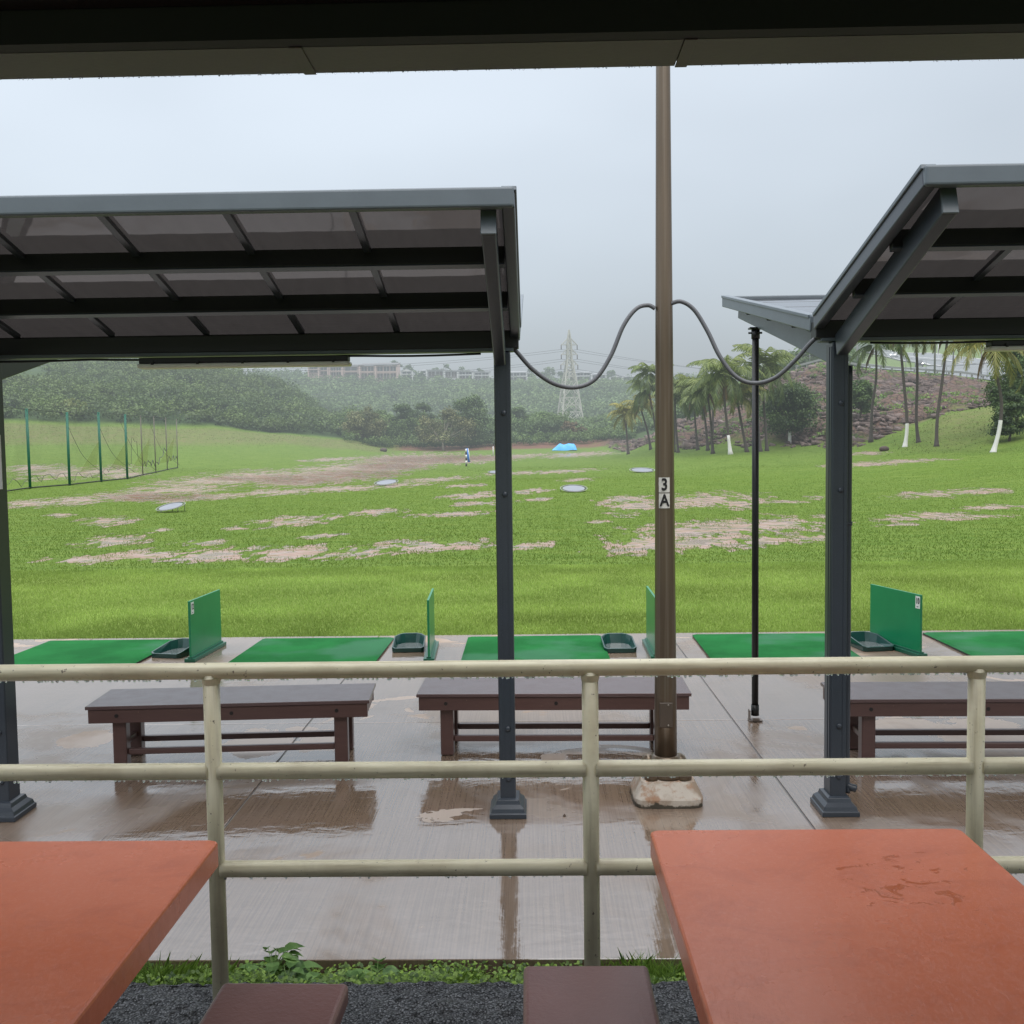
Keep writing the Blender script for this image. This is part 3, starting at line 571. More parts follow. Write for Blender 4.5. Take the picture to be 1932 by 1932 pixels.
def shelter(name, label, xl, xr, posts, lights, end_left, divs, pipe_post=None, VZ=2.87, NZ=3.265, FZ=3.46, NY=4.41):
    root = empty(name, ((xl+xr)/2, VY, 0), 0, label, 'shelter'); O = root.location.copy()
    def L(p): return Vector(p)-O
    def plane(y0, z0, y1, z1, nrows, nm):
        sl = Vector((0, y1-y0, z1-z0)); n_ = Vector((0, -sl.z, sl.y)).normalized()
        if n_.z < 0: n_ = -n_
        # sheet
        m = MB(); a0, a1 = -.03, .98
        p = [Vector((xl+.02, y0, z0))+sl*a0, Vector((xr-.02, y0, z0))+sl*a0, Vector((xr-.02, y0, z0))+sl*a1, Vector((xl+.02, y0, z0))+sl*a1]
        p = [q-n_*.018 for q in p]; vs = []; NXs = 24
        m.add([L(q) for q in p], [(0, 1, 2, 3)]); m.build('roof_sheet', sheet_m, root)
        # frame: end bars and eave bar
        for x in (xl, xr):
            MB().bar(L(Vector((x, y0, z0-.04))+sl*.015), L(Vector((x, y1, z1-.04))), .055, .09, n_).build('end_fascia', steel_lit if nm == 'far' else steel_m, root, bevel=.006)
            MB().bar(L(Vector((x+(.003 if x > (xl+xr)/2 else -.003), y0, z0+.0))+sl*.02), L(Vector((x+(.003 if x > (xl+xr)/2 else -.003), y1, z1+.0))), .066, .022, n_).build('end_trim', steel_lit, root, bevel=.004)
        m = MB(); m.box(L(((xl+xr)/2, y1, z1-.042)), (xr-xl+.05, .06, .086)); m.build('eave_gutter', steel_lit, root, bevel=.012, seg=3)
        # purlins
        for k in range(1, nrows):
            q = Vector((0, y0, z0))+sl*(k/nrows)-n_*.06
            MB().bar(L(Vector((xl+.03, q.y, q.z))), L(Vector((xr-.03, q.y, q.z))), .05, .085, n_).build('purlin', black_m, root, bevel=.003)
            q2 = q-n_*.0465; MB().bar(L(Vector((xl+.03, q2.y, q2.z))), L(Vector((xr-.03, q2.y, q2.z))), .046, .006, n_).build('purlin_flange', steel_m, root)
        for x in divs:
            m = MB(); m.bar(L(Vector((x, y0, z0))+sl*.03-n_*.03), L(Vector((x, y1, z1))-sl*.03-n_*.03), .035, .022, n_); m.build('glazing_bar', steel_m, root, bevel=.002)
        return sl, n_
    sn, nn = plane(VY, VZ, NY, NZ, 3, 'near'); sf, nf_ = plane(VY, VZ, FY, FZ, 4, 'far')
    # valley gutter beam
    MB().box(L(((xl+xr)/2, VY, VZ-.075)), (xr-xl+.04, .11, .10)).build('valley_beam', black_m, root, bevel=.004)
    MB().box(L(((xl+xr)/2, VY-.01, VZ-.135)), (xr-xl-.02, .085, .02)).build('valley_trim', steel_lit, root, bevel=.002)  # pale strip carries the lit underside of the beam in its colour
    # sagging cable bundle along the beam
    for x in posts:
        ht = VZ-.15
        # H-shaped aluminium post
        m = MB(); m.box(L((x, VY+.0, ht/2)), (.092, .135, ht)); 
        o = m.build('post', steel_m, root, bevel=.007)
        m = MB()
        for dx in (-.032, .032): m.box(L((x+dx, VY-.069, ht/2+.1)), (.02, .004, ht-.25))
        for dy in (-.04, .0): m.box(L((x-.0475, VY+dy, ht/2+.1)), (.004, .02, ht-.25))
        m.build('post_rib', steel_m, root)
        # bolts
        for z in (.22, .52, 1.9, ht-.35): MB().sphere(L((x+.004, VY-.071, z)), .016, 8, 6, (1, .5, 1)).build('bolt', steel_m, root)
        # tiered base cover
        bc = L((x, VY, 0)); m = MB(); q = lambda w, d, z: [(-w, -d, z), (w, -d, z), (w, d, z), (-w, d, z)]
        rings = [(.108, .135, .003), (.108, .135, .028), (.100, .127, .033), (.094, .120, .055), (.072, .098, .075), (.066, .090, .098), (.050, .072, .105)]
        vs = []; fs = []
        for (w_, d_, z_) in rings: vs += [bc+Vector(p) for p in q(w_, d_, z_)]
        for i in range(len(rings)-1): fs += [(i*4+k, i*4+(k+1) % 4, (i+1)*4+(k+1) % 4, (i+1)*4+k) for k in range(4)]
        fs.append(tuple(len(vs)-4+k for k in range(4))); m.add(vs, fs); m.build('base_cover', steel_m, root, bevel=.002)
        # arms
        a = Vector((x-.012, VY-.115, VZ-.175)); b = Vector((x-.012, NY+.07, NZ-.125))
        MB().bar(L(a), L(b), .064, .125, nn).build('arm', steel_m, root, bevel=.006)
        d = (b-a).normalized(); MB().bar(L(b+d*.0015), L(b+d*.016), .068, .130, nn).build('arm_cap', steel_lit, root, bevel=.003)
        a = Vector((x, VY+.07, VZ-.19)); b = Vector((x, FY-.10, FZ-.125))
        MB().bar(L(a), L(b), .064, .14, nf_).build('arm', steel_lit if end_left else steel_m, root, bevel=.006)
    if pipe_post is not None:
        x = pipe_post+.075
        m = MB(); m.tube([L(p) for p in catmull([(x, VY+.03, 2.62), (x, VY+.03, 2.2), (x, VY+.03, 1.2), (x, VY+.03, .19), (x+.012, VY+.02, .135), (x+.055, VY+.015, .12)], 6)], .023, 14)
        for z in (.82, 1.7): m.tube([L((x, VY+.03, z-.012)), L((x, VY+.03, z+.012))], .027, 14)
        m.build('downpipe', steel_m, root)
    for (x0, x1) in lights:
        fx = empty('light_fitting', L(((x0+x1)/2, VY-.04, VZ-.15))); fx.parent = root
        hw = (x1-x0)/2
        MB().box((0, 0, -.022), (hw*2-.02, .085, .034)).build('housing', black_m, fx, bevel=.006)
        MB().box((0, 0, -.052), (hw*2, .10, .026)).build('diffuser', diff_m, fx, bevel=.011, seg=3)
        for k in range(5): MB().box((-hw*.85+k*hw*.425, -.05, -.036), (.014, .01, .02)).build('clip', black_m, fx)
    # low hanging wire under the beam
    a, b = L((xl+.3, VY-.02, VZ-.15)), L((xr-.2, VY-.02, VZ-.15)); pts = [a.lerp(b, i/40)+Vector((0, 0, -.004-.007*abs(math.sin(i*.55)))) for i in range(41)]
    MB().tube(pts, .007, 6).build('cable_run', black_m, root)
    return root
xm = PZ(959.5, 1532, 0).x; xlft = PZ(14, 1538, 0).x; xrt = PZ(1577, 1530, 0).x
print('POSTS', xlft, xm, xrt)
XR1 = PY(972, 640, VY).x; XL2 = PY(1541, 640, VY).x
sL = shelter('bay_shelter', 'dark grey butterfly roofed shelter over the left tee bays', -5.95, XR1, [xlft, xm], [(PY(268, 680, VY).x, PY(664, 680, VY).x)], False, [XR1-.68-.552*k for k in range(10)])
sR = shelter('bay_shelter', 'dark grey butterfly roofed shelter right of the brown light pole', XL2, 7.6, [xrt, xrt+2.93], [(PY(1856, 650, VY).x, PY(1856, 650, VY).x+1.23)], True, [XL2+.66+.552*k for k in range(9)], pipe_post=xrt, VZ=2.90, NZ=3.305, FZ=3.425, NY=4.34)
# prop pole under the far wing
pp = PZ(1424.5, 1360, 0); prop = empty('prop_pole', (pp.x, pp.y, 0), 0, 'thin black prop pole standing under the far wing of the right shelter', 'pole')
tz = 3.425-(FY-pp.y)/(FY-VY)*(3.425-2.90)-.19
MB().tube([(0, 0, .05), (0, 0, tz-.03)], .0265, 16).build('shaft', black_m, prop)
m = MB(); m.tube([(0, 0, tz-.10), (0, 0, tz-.03)], .033, 16); m.box((0, 0, tz-.02), (.10, .08, .012)); m.tube([(-.055, 0, tz-.055), (.05, 0, tz-.055)], .008, 8); m.build('clamp', black_m, prop)
foot_m = simple('rusty_foot_metal', (.16, .13, .11), .5, var=.5, sc=30)
m = MB(); m.tube([(0, 0, .045), (0, 0, .13)], .031, 16); m.build('socket', black_m, prop)
m = MB(); m.box((0, 0, .008), (.10, .09, .012)); m.box((-.045, 0, .05), (.008, .06, .08)); m.box((.0, -.04, .02), (.05, .02, .02)); m.build('foot_plate', foot_m, prop, bevel=.002)
# ================================================================== LIGHT POLE
t = NT('bronze_pole_metal'); co = t.pos(); n_ = t.noise(t.scale(co, (14, 14, 1.2)), 1, 4, .6); n5 = t.noise(t.scale(co, (1, 1, 30)), 6, 3, .6)
c = t.mix(n_, (.115, .085, .056), (.195, .15, .105)); c = t.mix(t.math('MULTIPLY', n5, .35), c, (.11, .09, .075))
z_ = t.n('SeparateXYZ', i_0=co).outputs['Z']; streak = t.math('MULTIPLY', t.ramp(t.noise(t.scale(co, (60, 60, .5)), 1, 3, .6), [(.5, 0), (.7, 1)]), .5); c = t.mix(streak, c, (.25, .22, .18))
bronze = t.done(t.bsdf(c, t.mix(n_, .22, .42), None, Metallic=.55))
pb = PZ(1258, 1508, 0); pb.y = 6.22; pb.x = PY(1256, 1400, 6.22).x
pole = empty('light_pole', (pb.x, pb.y, 0), 0, 'tall brown tapered light pole on a rust stained concrete plinth', 'light pole')
MB().tube([(0, 0, .20+i*.5) for i in range(20)], [.0695-.0036*i*.9 for i in range(20)], 40).build('shaft', bronze, pole)
m = MB(); m.lathe((0, 0, 0), [(.145, .155), (.145, .185), (.12, .20), (.092, .225), (.086, .27), (.0705, .275)], 28)
m.build('base_flange', bronze, pole)
cap_m = bronze
for a in range(4):
    q = math.pi/4+a*math.pi/2; c_ = Vector((math.cos(q)*.135, math.sin(q)*.135, .15)); m = MB()
    m.lathe(c_, [(.048, 0), (.050, .03), (.047, .06), (.036, .085), (.018, .098), (.002, .10)], 14); m.build('bolt_cover', cap_m, pole)
m = MB(); m.box((0, -.088, .225), (.075, .02, .07), Matrix.Rotation(R(-18), 3, 'X'), .75); m.build('base_rib', bronze, pole, bevel=.004)
t = NT('stained_plinth'); co = t.pos(); n_ = t.noise(co, 5, 5, .6); n2_ = t.noise(co, 14, 5, .65); zz = t.n('SeparateXYZ', i_0=co).outputs['Z']
c = t.mix(t.ramp(n_, [(.42, 0), (.55, 1)]), (.30, .23, .17), (.50, .46, .40)); c = t.mix(t.math('MULTIPLY', t.ramp(n2_, [(.5, 0), (.62, 1)]), .75), c, (.30, .15, .07))
c = t.mix(t.ramp(t.math('ADD', t.math('MULTIPLY', zz, -9.0), t.math('ADD', n2_, .18)), [(.42, 0), (.52, 1)]), c, (.06, .052, .038))
plinth_m = t.done(t.bsdf(c, .6, t.bump(t.math('ADD', n2_, n_), .3, .006)))
m = MB(); nseg = 32; vs = []; prof = [(.208, .0), (.209, .05), (.196, .075), (.163, .143), (.13, .156)]
for r_, z in prof:
    for k in range(nseg):
        q = 2*math.pi*k/nseg; e = 6.0; cx_ = math.copysign(abs(math.cos(q))**(2/e), math.cos(q)); sy_ = math.copysign(abs(math.sin(q))**(2/e), math.sin(q)); vs.append((r_*cx_, r_*sy_*.95, z+.002*math.sin(k*1.7)))
m.add(vs, [(i*nseg+k, i*nseg+(k+1) % nseg, (i+1)*nseg+(k+1) % nseg, (i+1)*nseg+k) for i in range(len(prof)-1) for k in range(nseg)]+[tuple((len(prof)-1)*nseg+k for k in range(nseg))], False)
m.build('plinth', plinth_m, pole)
hp = PY(1254.5, 1344, 6.22).z; hc = empty('hand_hole_cover', (-.005, -.067, hp)); hc.parent = pole
MB().box((0, 0, 0), (.082, .012, .155)).build('plate', simple('handhole_paint', (.075, .058, .045), .45), hc, bevel=.02, seg=4)
m = MB()
for z in (-.062, .062): m.sphere((.012, -.008, z), .006, 8, 6, (1, .5, 1))
m.build('screw', simple('bright_screw', (.35, .32, .28), .3, metallic=.8), hc)
def text(s, size, mat, name='lettering', bold=0.0, ext=.0008):
    cu = bpy.data.curves.new(name, 'FONT'); cu.body = s; cu.size = size; cu.align_x = 'CENTER'; cu.align_y = 'CENTER'; cu.extrude = ext; cu.offset = bold
    o = bpy.data.objects.new(name, cu); col.objects.link(o); dg = bpy.context.evaluated_depsgraph_get(); me = bpy.data.meshes.new_from_object(o.evaluated_get(dg))
    bpy.data.objects.remove(o); o2 = bpy.data.objects.new(name, me); col.objects.link(o2); me.materials.clear(); me.materials.append(mat); return o2
ink = simple('black_ink', (.01, .01, .012), .5, var=.0); stick = simple('worn_white_sticker', (.62, .62, .58), .5, var=.15, sc=30)
for ch, v0, v1 in (('3', 901, 929), ('A', 931, 959)):
    zc = PY(1252, (v0+v1)/2, 6.16).z; hgt = (v1-v0)/F*6.16; wd0 = 20/F*6.16; e = empty('sticker', (-.010, -.0605, zc)); e.parent = pole
    vs = []; nx = 8
    for k in range(nx+1):
        xx = -wd0/2+wd0*k/nx; yy = -math.sqrt(max(0, .0645**2-(xx-.010)**2))+.0605
        vs += [(xx, yy, -hgt/2), (xx, yy, hgt/2)]
    m = MB(); m.add(vs, [(2*k, 2*k+2, 2*k+3, 2*k+1) for k in range(nx)]); m.build('backing', stick, e)
    tx = text(ch, hgt*1.12, ink, bold=hgt*.028); tx.rotation_euler = (R(90), 0, 0); tx.location = (0, -.0058, 0); tx.scale = (.82, 1, 1); tx.parent = e
# thin metal band tag at the left edge where the conduits leave
cab_m = steel('grey_conduit', (.085, .09, .10), .45)
def cable(pts, lbl):
    P_ = [PY(u, v, y) for (u, v, y) in pts]; o = MB().tube(catmull(P_, 10), .0128, 12).build('conduit', cab_m); return tag(o, lbl, 'cable', 'grey conduits looping from the light pole to the shelters')
cable([(962, 652, 6.0), (975, 664, 6.02), (1005, 697, 6.04), (1045, 724, 6.06), (1085, 731, 6.1), (1122, 716, 6.12), (1152, 672, 6.14), (1176, 615, 6.16), (1200, 583, 6.18), (1222, 576, 6.2), (1236, 582, 6.2)], 'grey conduit looping from the left shelter up to the brown pole')
cable([(1262, 574, 6.2), (1285, 569, 6.19), (1310, 585, 6.18), (1335, 625, 6.16), (1358, 672, 6.13), (1388, 710, 6.1), (1422, 723, 6.08), (1462, 713, 6.05), (1500, 680, 6.02), (1528, 648, 6.0), (1542, 636, 6.0)], 'grey conduit looping from the brown pole to the right shelter')
# blank white sign on the left post
sp_ = PY(-4, 872, 5.90); sg = empty('notice_board', (sp_.x, 5.895, sp_.z), 0, 'blank white notice fixed to the leftmost dark shelter post', 'sign')
MB().box((-.02, 0, 0), (.09, .006, .315)).build('panel', white_m, sg, bevel=.002); MB().box((-.02, .012, 0), (.04, .016, .05)).build('bracket', steel_m, sg)
# ================================================================== BENCHES
t = NT('brown_bench_paint'); co = t.objco(); n_ = t.noise(t.scale(co, (2, 14, 14)), 2, 5, .65); n5 = t.noise(co, 40, 4, .7)
c = t.mix(n_, (.080, .043, .040), (.13, .075, .066)); c = t.mix(t.ramp(n5, [(.66, 0), (.70, 1)]), c, (.20, .13, .10))
bench_m = t.done(t.bsdf(c, .28, t.bump(n_, .2, .003)))
t = NT('wet_bench_top'); co = t.objco(); n_ = t.noise(t.scale(co, (1.5, 10, 10)), 2, 5, .65); n5 = t.noise(co, 9, 4, .6)
c = t.mix(n_, (.10, .062, .062), (.135, .09, .088)); benchtop_m = t.done(t.bsdf(c, t.ramp(n5, [(.4, .20), (.65, .27)]), t.bump(n_, .06, .002), Specular_IOR_Level=.5))
bolt_m = simple('dark_bolt', (.015, .012, .012), .4)
def make_bench(W=1.92, D=.52, Hh=.455, legin=.16, legw=.092):
    root = empty('wooden_bench')
    m = MB(); m.box((0, 0, Hh-.012), (W, D, .024)); m.build('seat', benchtop_m, root, bevel=.004)
    m = MB()
    for s in (-1, 1): m.box((0, s*(D/2-.03), Hh-.073), (W-.03, .036, .094))
    m.build('apron', bench_m, root, bevel=.004)
    for s in (-1, 1):
        m = MB(); k = 7
        for i in range(k): m.box((s*(W/2-.036), -D/2+.05+(i+.5)*(D-.1)/k, Hh-.066), (.036, (D-.1)/k-.010, .082))
        m.build('end_board', bench_m, root, bevel=.003)
    for sx in (-1, 1):
        for sy in (-1, 1): MB().box((sx*(W/2-legin-legw/2), sy*(D/2-.055-legw/2), (Hh-.03)/2), (legw, legw, Hh-.036)).build('leg', bench_m, root, bevel=.008)
    lx = W/2-legin-legw/2
    for sy in (-1, 1): MB().box((0, sy*(D/2-.055-legw/2), .115), (2*lx-legw, .042, .042)).build('stretcher', bench_m, root, bevel=.008)
    for sx in (-1, 1): MB().box((sx*lx, 0, .16), (.042, D-.11-2*legw, .042)).build('stretcher', bench_m, root, bevel=.008)
    for x in (-lx, 0.02, lx-.02): MB().tube([(x+.0, -(D/2-.013), Hh-.07), (x, -(D/2-.009), Hh-.07)], .013, 14).build('bolt', bolt_m, root)
    return root
def copy_tree(o, parent=None):
    c = o.copy(); col.objects.link(c); c.parent = parent
    for ch in list(o.children): copy_tree(ch, c)
    return c
b0 = make_bench()
BH = .455
def put_bench(b, ul, ur, vl, vr, lbl, D=.52):
    a, c = PZ(ul, vl, BH), PZ(ur, vr, BH); mid = (a+c)/2; an = math.atan2(c.y-a.y, c.x-a.x); nrm = Vector((-math.sin(an), math.cos(an), 0))
    b.location = (mid.x+nrm.x*D/2, mid.y+nrm.y*D/2, 0); b.rotation_euler = (0, 0, an); print('BENCH', (c-a).length, mid.y); tag(b, lbl, 'bench', 'brown wooden benches behind the hitting bays')
b1 = copy_tree(b0); b2 = copy_tree(b0)
put_bench(b0, 157, 699, 1334, 1321, 'brown wooden bench with a chipped top edge, left of the middle shelter post')
put_bench(b1, 787, 1303, 1310, 1308, 'brown wooden bench standing behind the brown light pole')
put_bench(b2, 1592, 2132, 1320, 1318, 'brown wooden bench right of the right shelter post')
b2.children[0].name  # keep
# ================================================================== TEE MATS, TRAYS, DIVIDERS
t = NT('synthetic_turf'); co = t.pos(); n_ = t.noise(co, 1.6, 5, .65); n5 = t.noise(co, 240, 2, .7)
c = t.mix(t.ramp(n_, [(.38, 0), (.62, 1)]), (.012, .12, .030), (.020, .175, .045)); c = t.mix(t.math('MULTIPLY', n5, .4), c, (.01, .09, .025)); c = t.mix(t.math('MULTIPLY', t.ramp(t.noise(co, .9, 3, .5), [(.50, 0), (.60, 1)]), .6), c, (.06, .17, .10))
turf_m = t.done(t.bsdf(c, .9, t.bump(n5, .6, .01), Specular_IOR_Level=.08))
rub_m = simple('black_rubber', (.02, .016, .014), .5)
def make_mat(W=1.52):
    root = empty('hitting_mat'); MB().box((0, 0, .010), (W-.01, W-.01, .018)).build('rubber_base', rub_m, root)
    nn = 40; gx_, gy_ = np.meshgrid(np.linspace(-W/2, W/2, nn), np.linspace(-W/2, W/2, nn)); gz_ = .030+.006*vnoise(gx_, gy_, 2, 3); gz_[0] = gz_[-1] = .019; gz_[:, 0] = gz_[:, -1] = .019
    idx = np.arange(nn*nn).reshape(nn, nn)
    np_mesh('turf', np.stack([gx_.ravel(), gy_.ravel(), gz_.ravel()], -1), np.stack([idx[:-1, :-1], idx[:-1, 1:], idx[1:, 1:], idx[1:, :-1]], -1).reshape(-1, 4), turf_m, root, smooth=False)
    return root
mt = make_mat()
MATS = [(95, 1210, 334, 1208, 'green hitting mat left of the number 12 divider'), (503, 1206, 733, 1203, 'green hitting mat between the number 12 divider and the next black ball tray'), (883, 1203, 1135, 1200, 'green hitting mat behind the middle shelter post'), (1305, 1200, 1556, 1199, 'green hitting mat behind the thin prop pole'), (1745, 1194, 1990, 1193, 'green hitting mat right of the number 10 divider')]
mats = [mt]+[copy_tree(mt) for _ in range(4)]
for o, (ua, va, ub, vb, lb) in zip(mats, MATS):
    a, b = PZ(ua, va, .03), PZ(ub, vb, .03); mid = (a+b)/2; yb = 11.62
    sx = (b-a).length/1.52; print('MAT', mid.x, mid.y, sx)
    o.location = (mid.x*yb/mid.y*1.0, yb-.76, 0.0); o.rotation_euler = (0, 0, R(random.uniform(-1, 1))); tag(o, lb, 'mat', 'green turf hitting mats in the bays')
tray_m = NT('dark_green_plastic'); co = tray_m.objco(); tray_m = tray_m.done(tray_m.bsdf(tray_m.mix(tray_m.noise(co, 8, 3), (.010, .045, .040), (.018, .07, .06)), .16))
trin_m = simple('wet_tray_inside', (.13, .15, .15), .06, var=.4, sc=6)
def make_tray():
    root = empty('ball_tray'); W, D = .34, .50
    # outline with chamfered far corners; rim rises to the back
    out = [(-W/2, -D/2+.03), (-W/2+.03, -D/2), (W/2-.03, -D/2), (W/2, -D/2+.03), (W/2, D/2-.12), (W/2-.05, D/2-.03), (W/2-.1, D/2), (-W/2+.1, D/2), (-W/2+.05, D/2-.03), (-W/2, D/2-.12)]
    rz = lambda y: .05+.075*max(0, min(1, (y+D/2)/D))**.7
    n = len(out); vs = []
    for f_, zf in ((1.0, 0), (1.02, 1), (.94, 1), (.78, -1)):
        for (x, y) in out: vs.append((x*f_, y*f_, .004 if zf == 0 else (rz(y) if zf == 1 else .022)))
    fs = [(i*n+k, i*n+(k+1) % n, (i+1)*n+(k+1) % n, (i+1)*n+k) for i in range(3) for k in range(n)]
    MB().add(vs, fs).build('tray_body', tray_m, root, bevel=.004)
    MB().add([(x*.80, y*.80, .0225) for x, y in out]+[], [tuple(range(n))]).build('tray_floor', trin_m, root)
    return root
tr0 = make_tray(); trays = [tr0]+[copy_tree(tr0) for _ in range(3)]
for o, (u, v, ry, lb) in zip(trays, [(318, 1243, -12, 'dark green ball tray tucked against the number 12 divider'), (767, 1232, 3, 'dark green ball tray left of the edge-on green divider'), (1170, 1233, 2, 'dark green ball tray just left of the brown light pole'), (1655, 1230, 8, 'dark green ball tray beside the number 10 divider')]):
    p = PZ(u, v, 0); o.location = (p.x, p.y+.27, 0); o.rotation_euler = (0, 0, R(ry)); tag(o, lb, 'tray', 'dark ball trays between the hitting mats')
t = NT('green_divider_paint'); co = t.objco(); div_m = t.done(t.bsdf(t.mix(t.noise(co, 5, 4), (.007, .18, .075), (.013, .245, .10)), .28))
div_s = simple('dark_green_edge', (.008, .10, .055), .3)
def make_div():
    root = empty('bay_divider'); L_, Hd = .90, .60
    MB().box((0, 0, .035+Hd/2), (.022, L_, Hd)).build('panel', div_m, root, bevel=.002)
    m = MB(); m.box((0, 0, .02), (.11, L_+.06, .036)); m.box((0, 0, .045), (.05, L_+.03, .02)); m.build('foot', div_s, root, bevel=.003)
    return root
dv0 = make_div(); dvs = [dv0]+[copy_tree(dv0) for _ in range(3)]
for o, (un, vn, uf, vf, lb) in zip(dvs, [(358, 1250, 418, 1217, 'green bay divider board with the number 12 sticker'), (809, 1250, 819, 1216, 'green bay divider board seen edge-on left of the middle post'), (1238, 1245, 1221, 1212, 'green bay divider board half hidden by the brown light pole'), (1741, 1241, 1640, 1209, 'green bay divider board with the number 10 sticker')]):
    a, b = PZ(un, vn, .0), PZ(uf, vf, .0); mid = (a+b)/2; an = math.atan2(b.y-a.y, b.x-a.x)-math.pi/2; o.location = (mid.x, mid.y, 0); o.rotation_euler = (0, 0, an); print('DIV', (b-a).length, a.y, b.y, R(an)); tag(o, lb, 'divider', 'green divider boards between the bays')
def number(o, s, side):
    e = empty('number_plate', (side*.0125, -.385 if s == '12' else -.405, .555)); e.parent = o; e.rotation_euler = (0, 0, R(-90 if side < 0 else 90))
    MB().box((0, 0, 0), (.075, .002, .125)).build('backing', white_m, e)
    tx = text(s, .085, ink, bold=.002); tx.parent = e; tx.rotation_euler = (R(90), 0, 0); tx.location = (0, -.0022, .012); tx.scale = (.72, 1, 1)
    m = MB(); m.box((0, -.0018, -.045), (.03, .002, .006)); m.build('small_print', ink, e)
number(dvs[0], '12', 1); number(dvs[3], '10', -1)
# leaf litter and a small black cap on the slab
lit_m = simple('dead_leaf', (.07, .05, .035), .7)
for (u, v, lb) in [(1400, 1548, 0)]: pass
for (u, v, r_, lb) in [(1377, 1572, .014, 'small dark cone shaped cap on the slab right of the plinth'), (1065, 1540, .010, 'dead leaf on the slab behind the middle post base')]:
    p = PZ(u, v, 0)
    o = MB().lathe((0, 0, 0), [(r_, .001), (r_*.9, r_*.4), (r_*.3, r_*1.3), (r_*.1, r_*1.6)], 7).build('debris_scrap', lit_m); o.location = p; tag(o, lb, 'scrap')
# ================================================================== TABLES AND STOOLS
t = NT('terracotta_concrete'); co = t.pos(); n_ = t.noise(co, 2.2, 5, .6); n5 = t.noise(co, 70, 4, .7)
pm = t.noise(t.scale(co, (1.0, 1.3, 1)), 13, 4, .6, 1.0); reg = t.n('MapRange', i_0=t.n('VectorMath', operation='DISTANCE', i_0=co, i_1=tuple(PZ(1712, 1655, 1.04))).outputs['Value'], i_1=.12, i_2=.42, i_3=.62, i_4=.22).outputs[0]
wetm = t.ramp(t.math('ADD', pm, t.math('MULTIPLY', t.math('SUBTRACT', reg, .5), .75)), [(.655, 0), (.665, 1)])
c = t.mix(n_, (.46, .112, .048), (.56, .165, .082)); c = t.mix(t.math('MULTIPLY', t.ramp(n5, [(.5, 0), (.8, 1)]), .3), c, (.60, .25, .17))
c = t.mix(t.ramp(t.noise(co, 140, 2, .5), [(.76, 0), (.79, 1)]), c, (.10, .04, .03)); c = t.mix(t.math('MULTIPLY', wetm, .8), c, (.36, .085, .03))
c = t.mix(t.math('MULTIPLY', t.ramp(t.noise(t.scale(co, (1, 1.6, 1)), 3.5, 5, .7, 1.5), [(.5, 0), (.68, 1)]), .35), c, (.34, .085, .045)); scr = t.noise(t.scale(co, (9, 3, 1)), 4, 4, .7, 2.5)
hq = t.math('ADD', t.math('MULTIPLY', t.ramp(scr, [(.49, 0), (.5, 1), (.51, 0)]), .35), t.math('MULTIPLY', n5, .25)); hq = t.math('ADD', hq, t.math('MULTIPLY', wetm, .35))
terra = t.done(t.bsdf(c, t.mix(wetm, t.mix(n_, .21, .32), .05), t.bump(hq, .3, .004), Specular_IOR_Level=.42))
t = NT('maroon_concrete'); co = t.pos(); n5 = t.noise(co, 60, 4, .7); c = t.mix(t.noise(co, 5, 4), (.105, .042, .036), (.16, .07, .06)); c = t.mix(t.ramp(t.n('NewGeometry').outputs['Pointiness'], [(.55, 0), (.6, .5)]), c, (.3, .25, .18))
maroon = t.done(t.bsdf(c, .32, t.bump(n5, .5, .003)))
base_m = simple('table_base_paint', (.16, .07, .055), .5)
TW, TD, TH = .905, 1.36, .074
def make_table():
    root = empty('concrete_table'); m = MB(); n = 6; r_ = .024; pts = []
    for (cx_, cy_, a0) in ((TW/2-r_, TD-r_, 0), (-TW/2+r_, TD-r_, 90), (-TW/2+r_, r_, 180), (TW/2-r_, r_, 270)):
        for k in range(n+1):
            q = R(a0+90*k/n); pts.append((cx_+r_*math.cos(q), cy_-TD/2+r_*math.sin(q)))
    k = len(pts); vs = []
    for (f_, z) in ((.006, -TH), (0, -TH+.004), (0, -.008), (.002, -.003), (.007, 0)):
        for (x, y) in pts: vs.append((x*(1-f_*2/TW), y*(1-f_*2/TD), z))
    fs = [(i*k+j, i*k+(j+1) % k, (i+1)*k+(j+1) % k, (i+1)*k+j) for i in range(4) for j in range(k)]
    m.add(vs, fs, False); m.add(vs[-k:], [tuple(range(k))]); m.add(vs[:k], [tuple(reversed(range(k)))])
    o = m.build('tabletop', terra, root); o.location.z = 1.04-DK
    m = MB(); m.box((0, 0, (1.04-DK-TH)/2), (.30, .62, 1.04-DK-TH-.004), None, .8); m.build('pedestal', base_m, root, bevel=.015)
    return root
tb = make_table(); tb2 = copy_tree(tb)
yb_ = PZ(1510, 1563.5, 1.04).y; xl_ = PZ(1226, 1567, 1.04).x; tb.location = (xl_+TW/2, yb_-TD/2, DK); tag(tb, 'terracotta concrete table with rainwater spots, right of the stools', 'table', 'terracotta picnic tables at the railing')
yb2 = PZ(200, 1585, 1.04).y; xr_ = PZ(410, 1590, 1.04).x; tb2.location = (xr_-TW/2, yb2-TD/2, DK); tag(tb2, 'terracotta concrete table left of the stools, mostly dry', 'table', 'terracotta picnic tables at the railing'); print('TABLE', yb_, yb2)
def make_stool(W=.345):
    root = empty('concrete_stool'); MB().box((0, 0, .73-DK-.03), (W, W, .06)).build('seat', maroon, root, bevel=.014, seg=3)
    MB().box((0, 0, (.73-DK-.06)/2), (.17, .17, .73-DK-.06), None, .85).build('pedestal', base_m, root, bevel=.01); return root
s0 = make_stool(); s1 = copy_tree(s0)
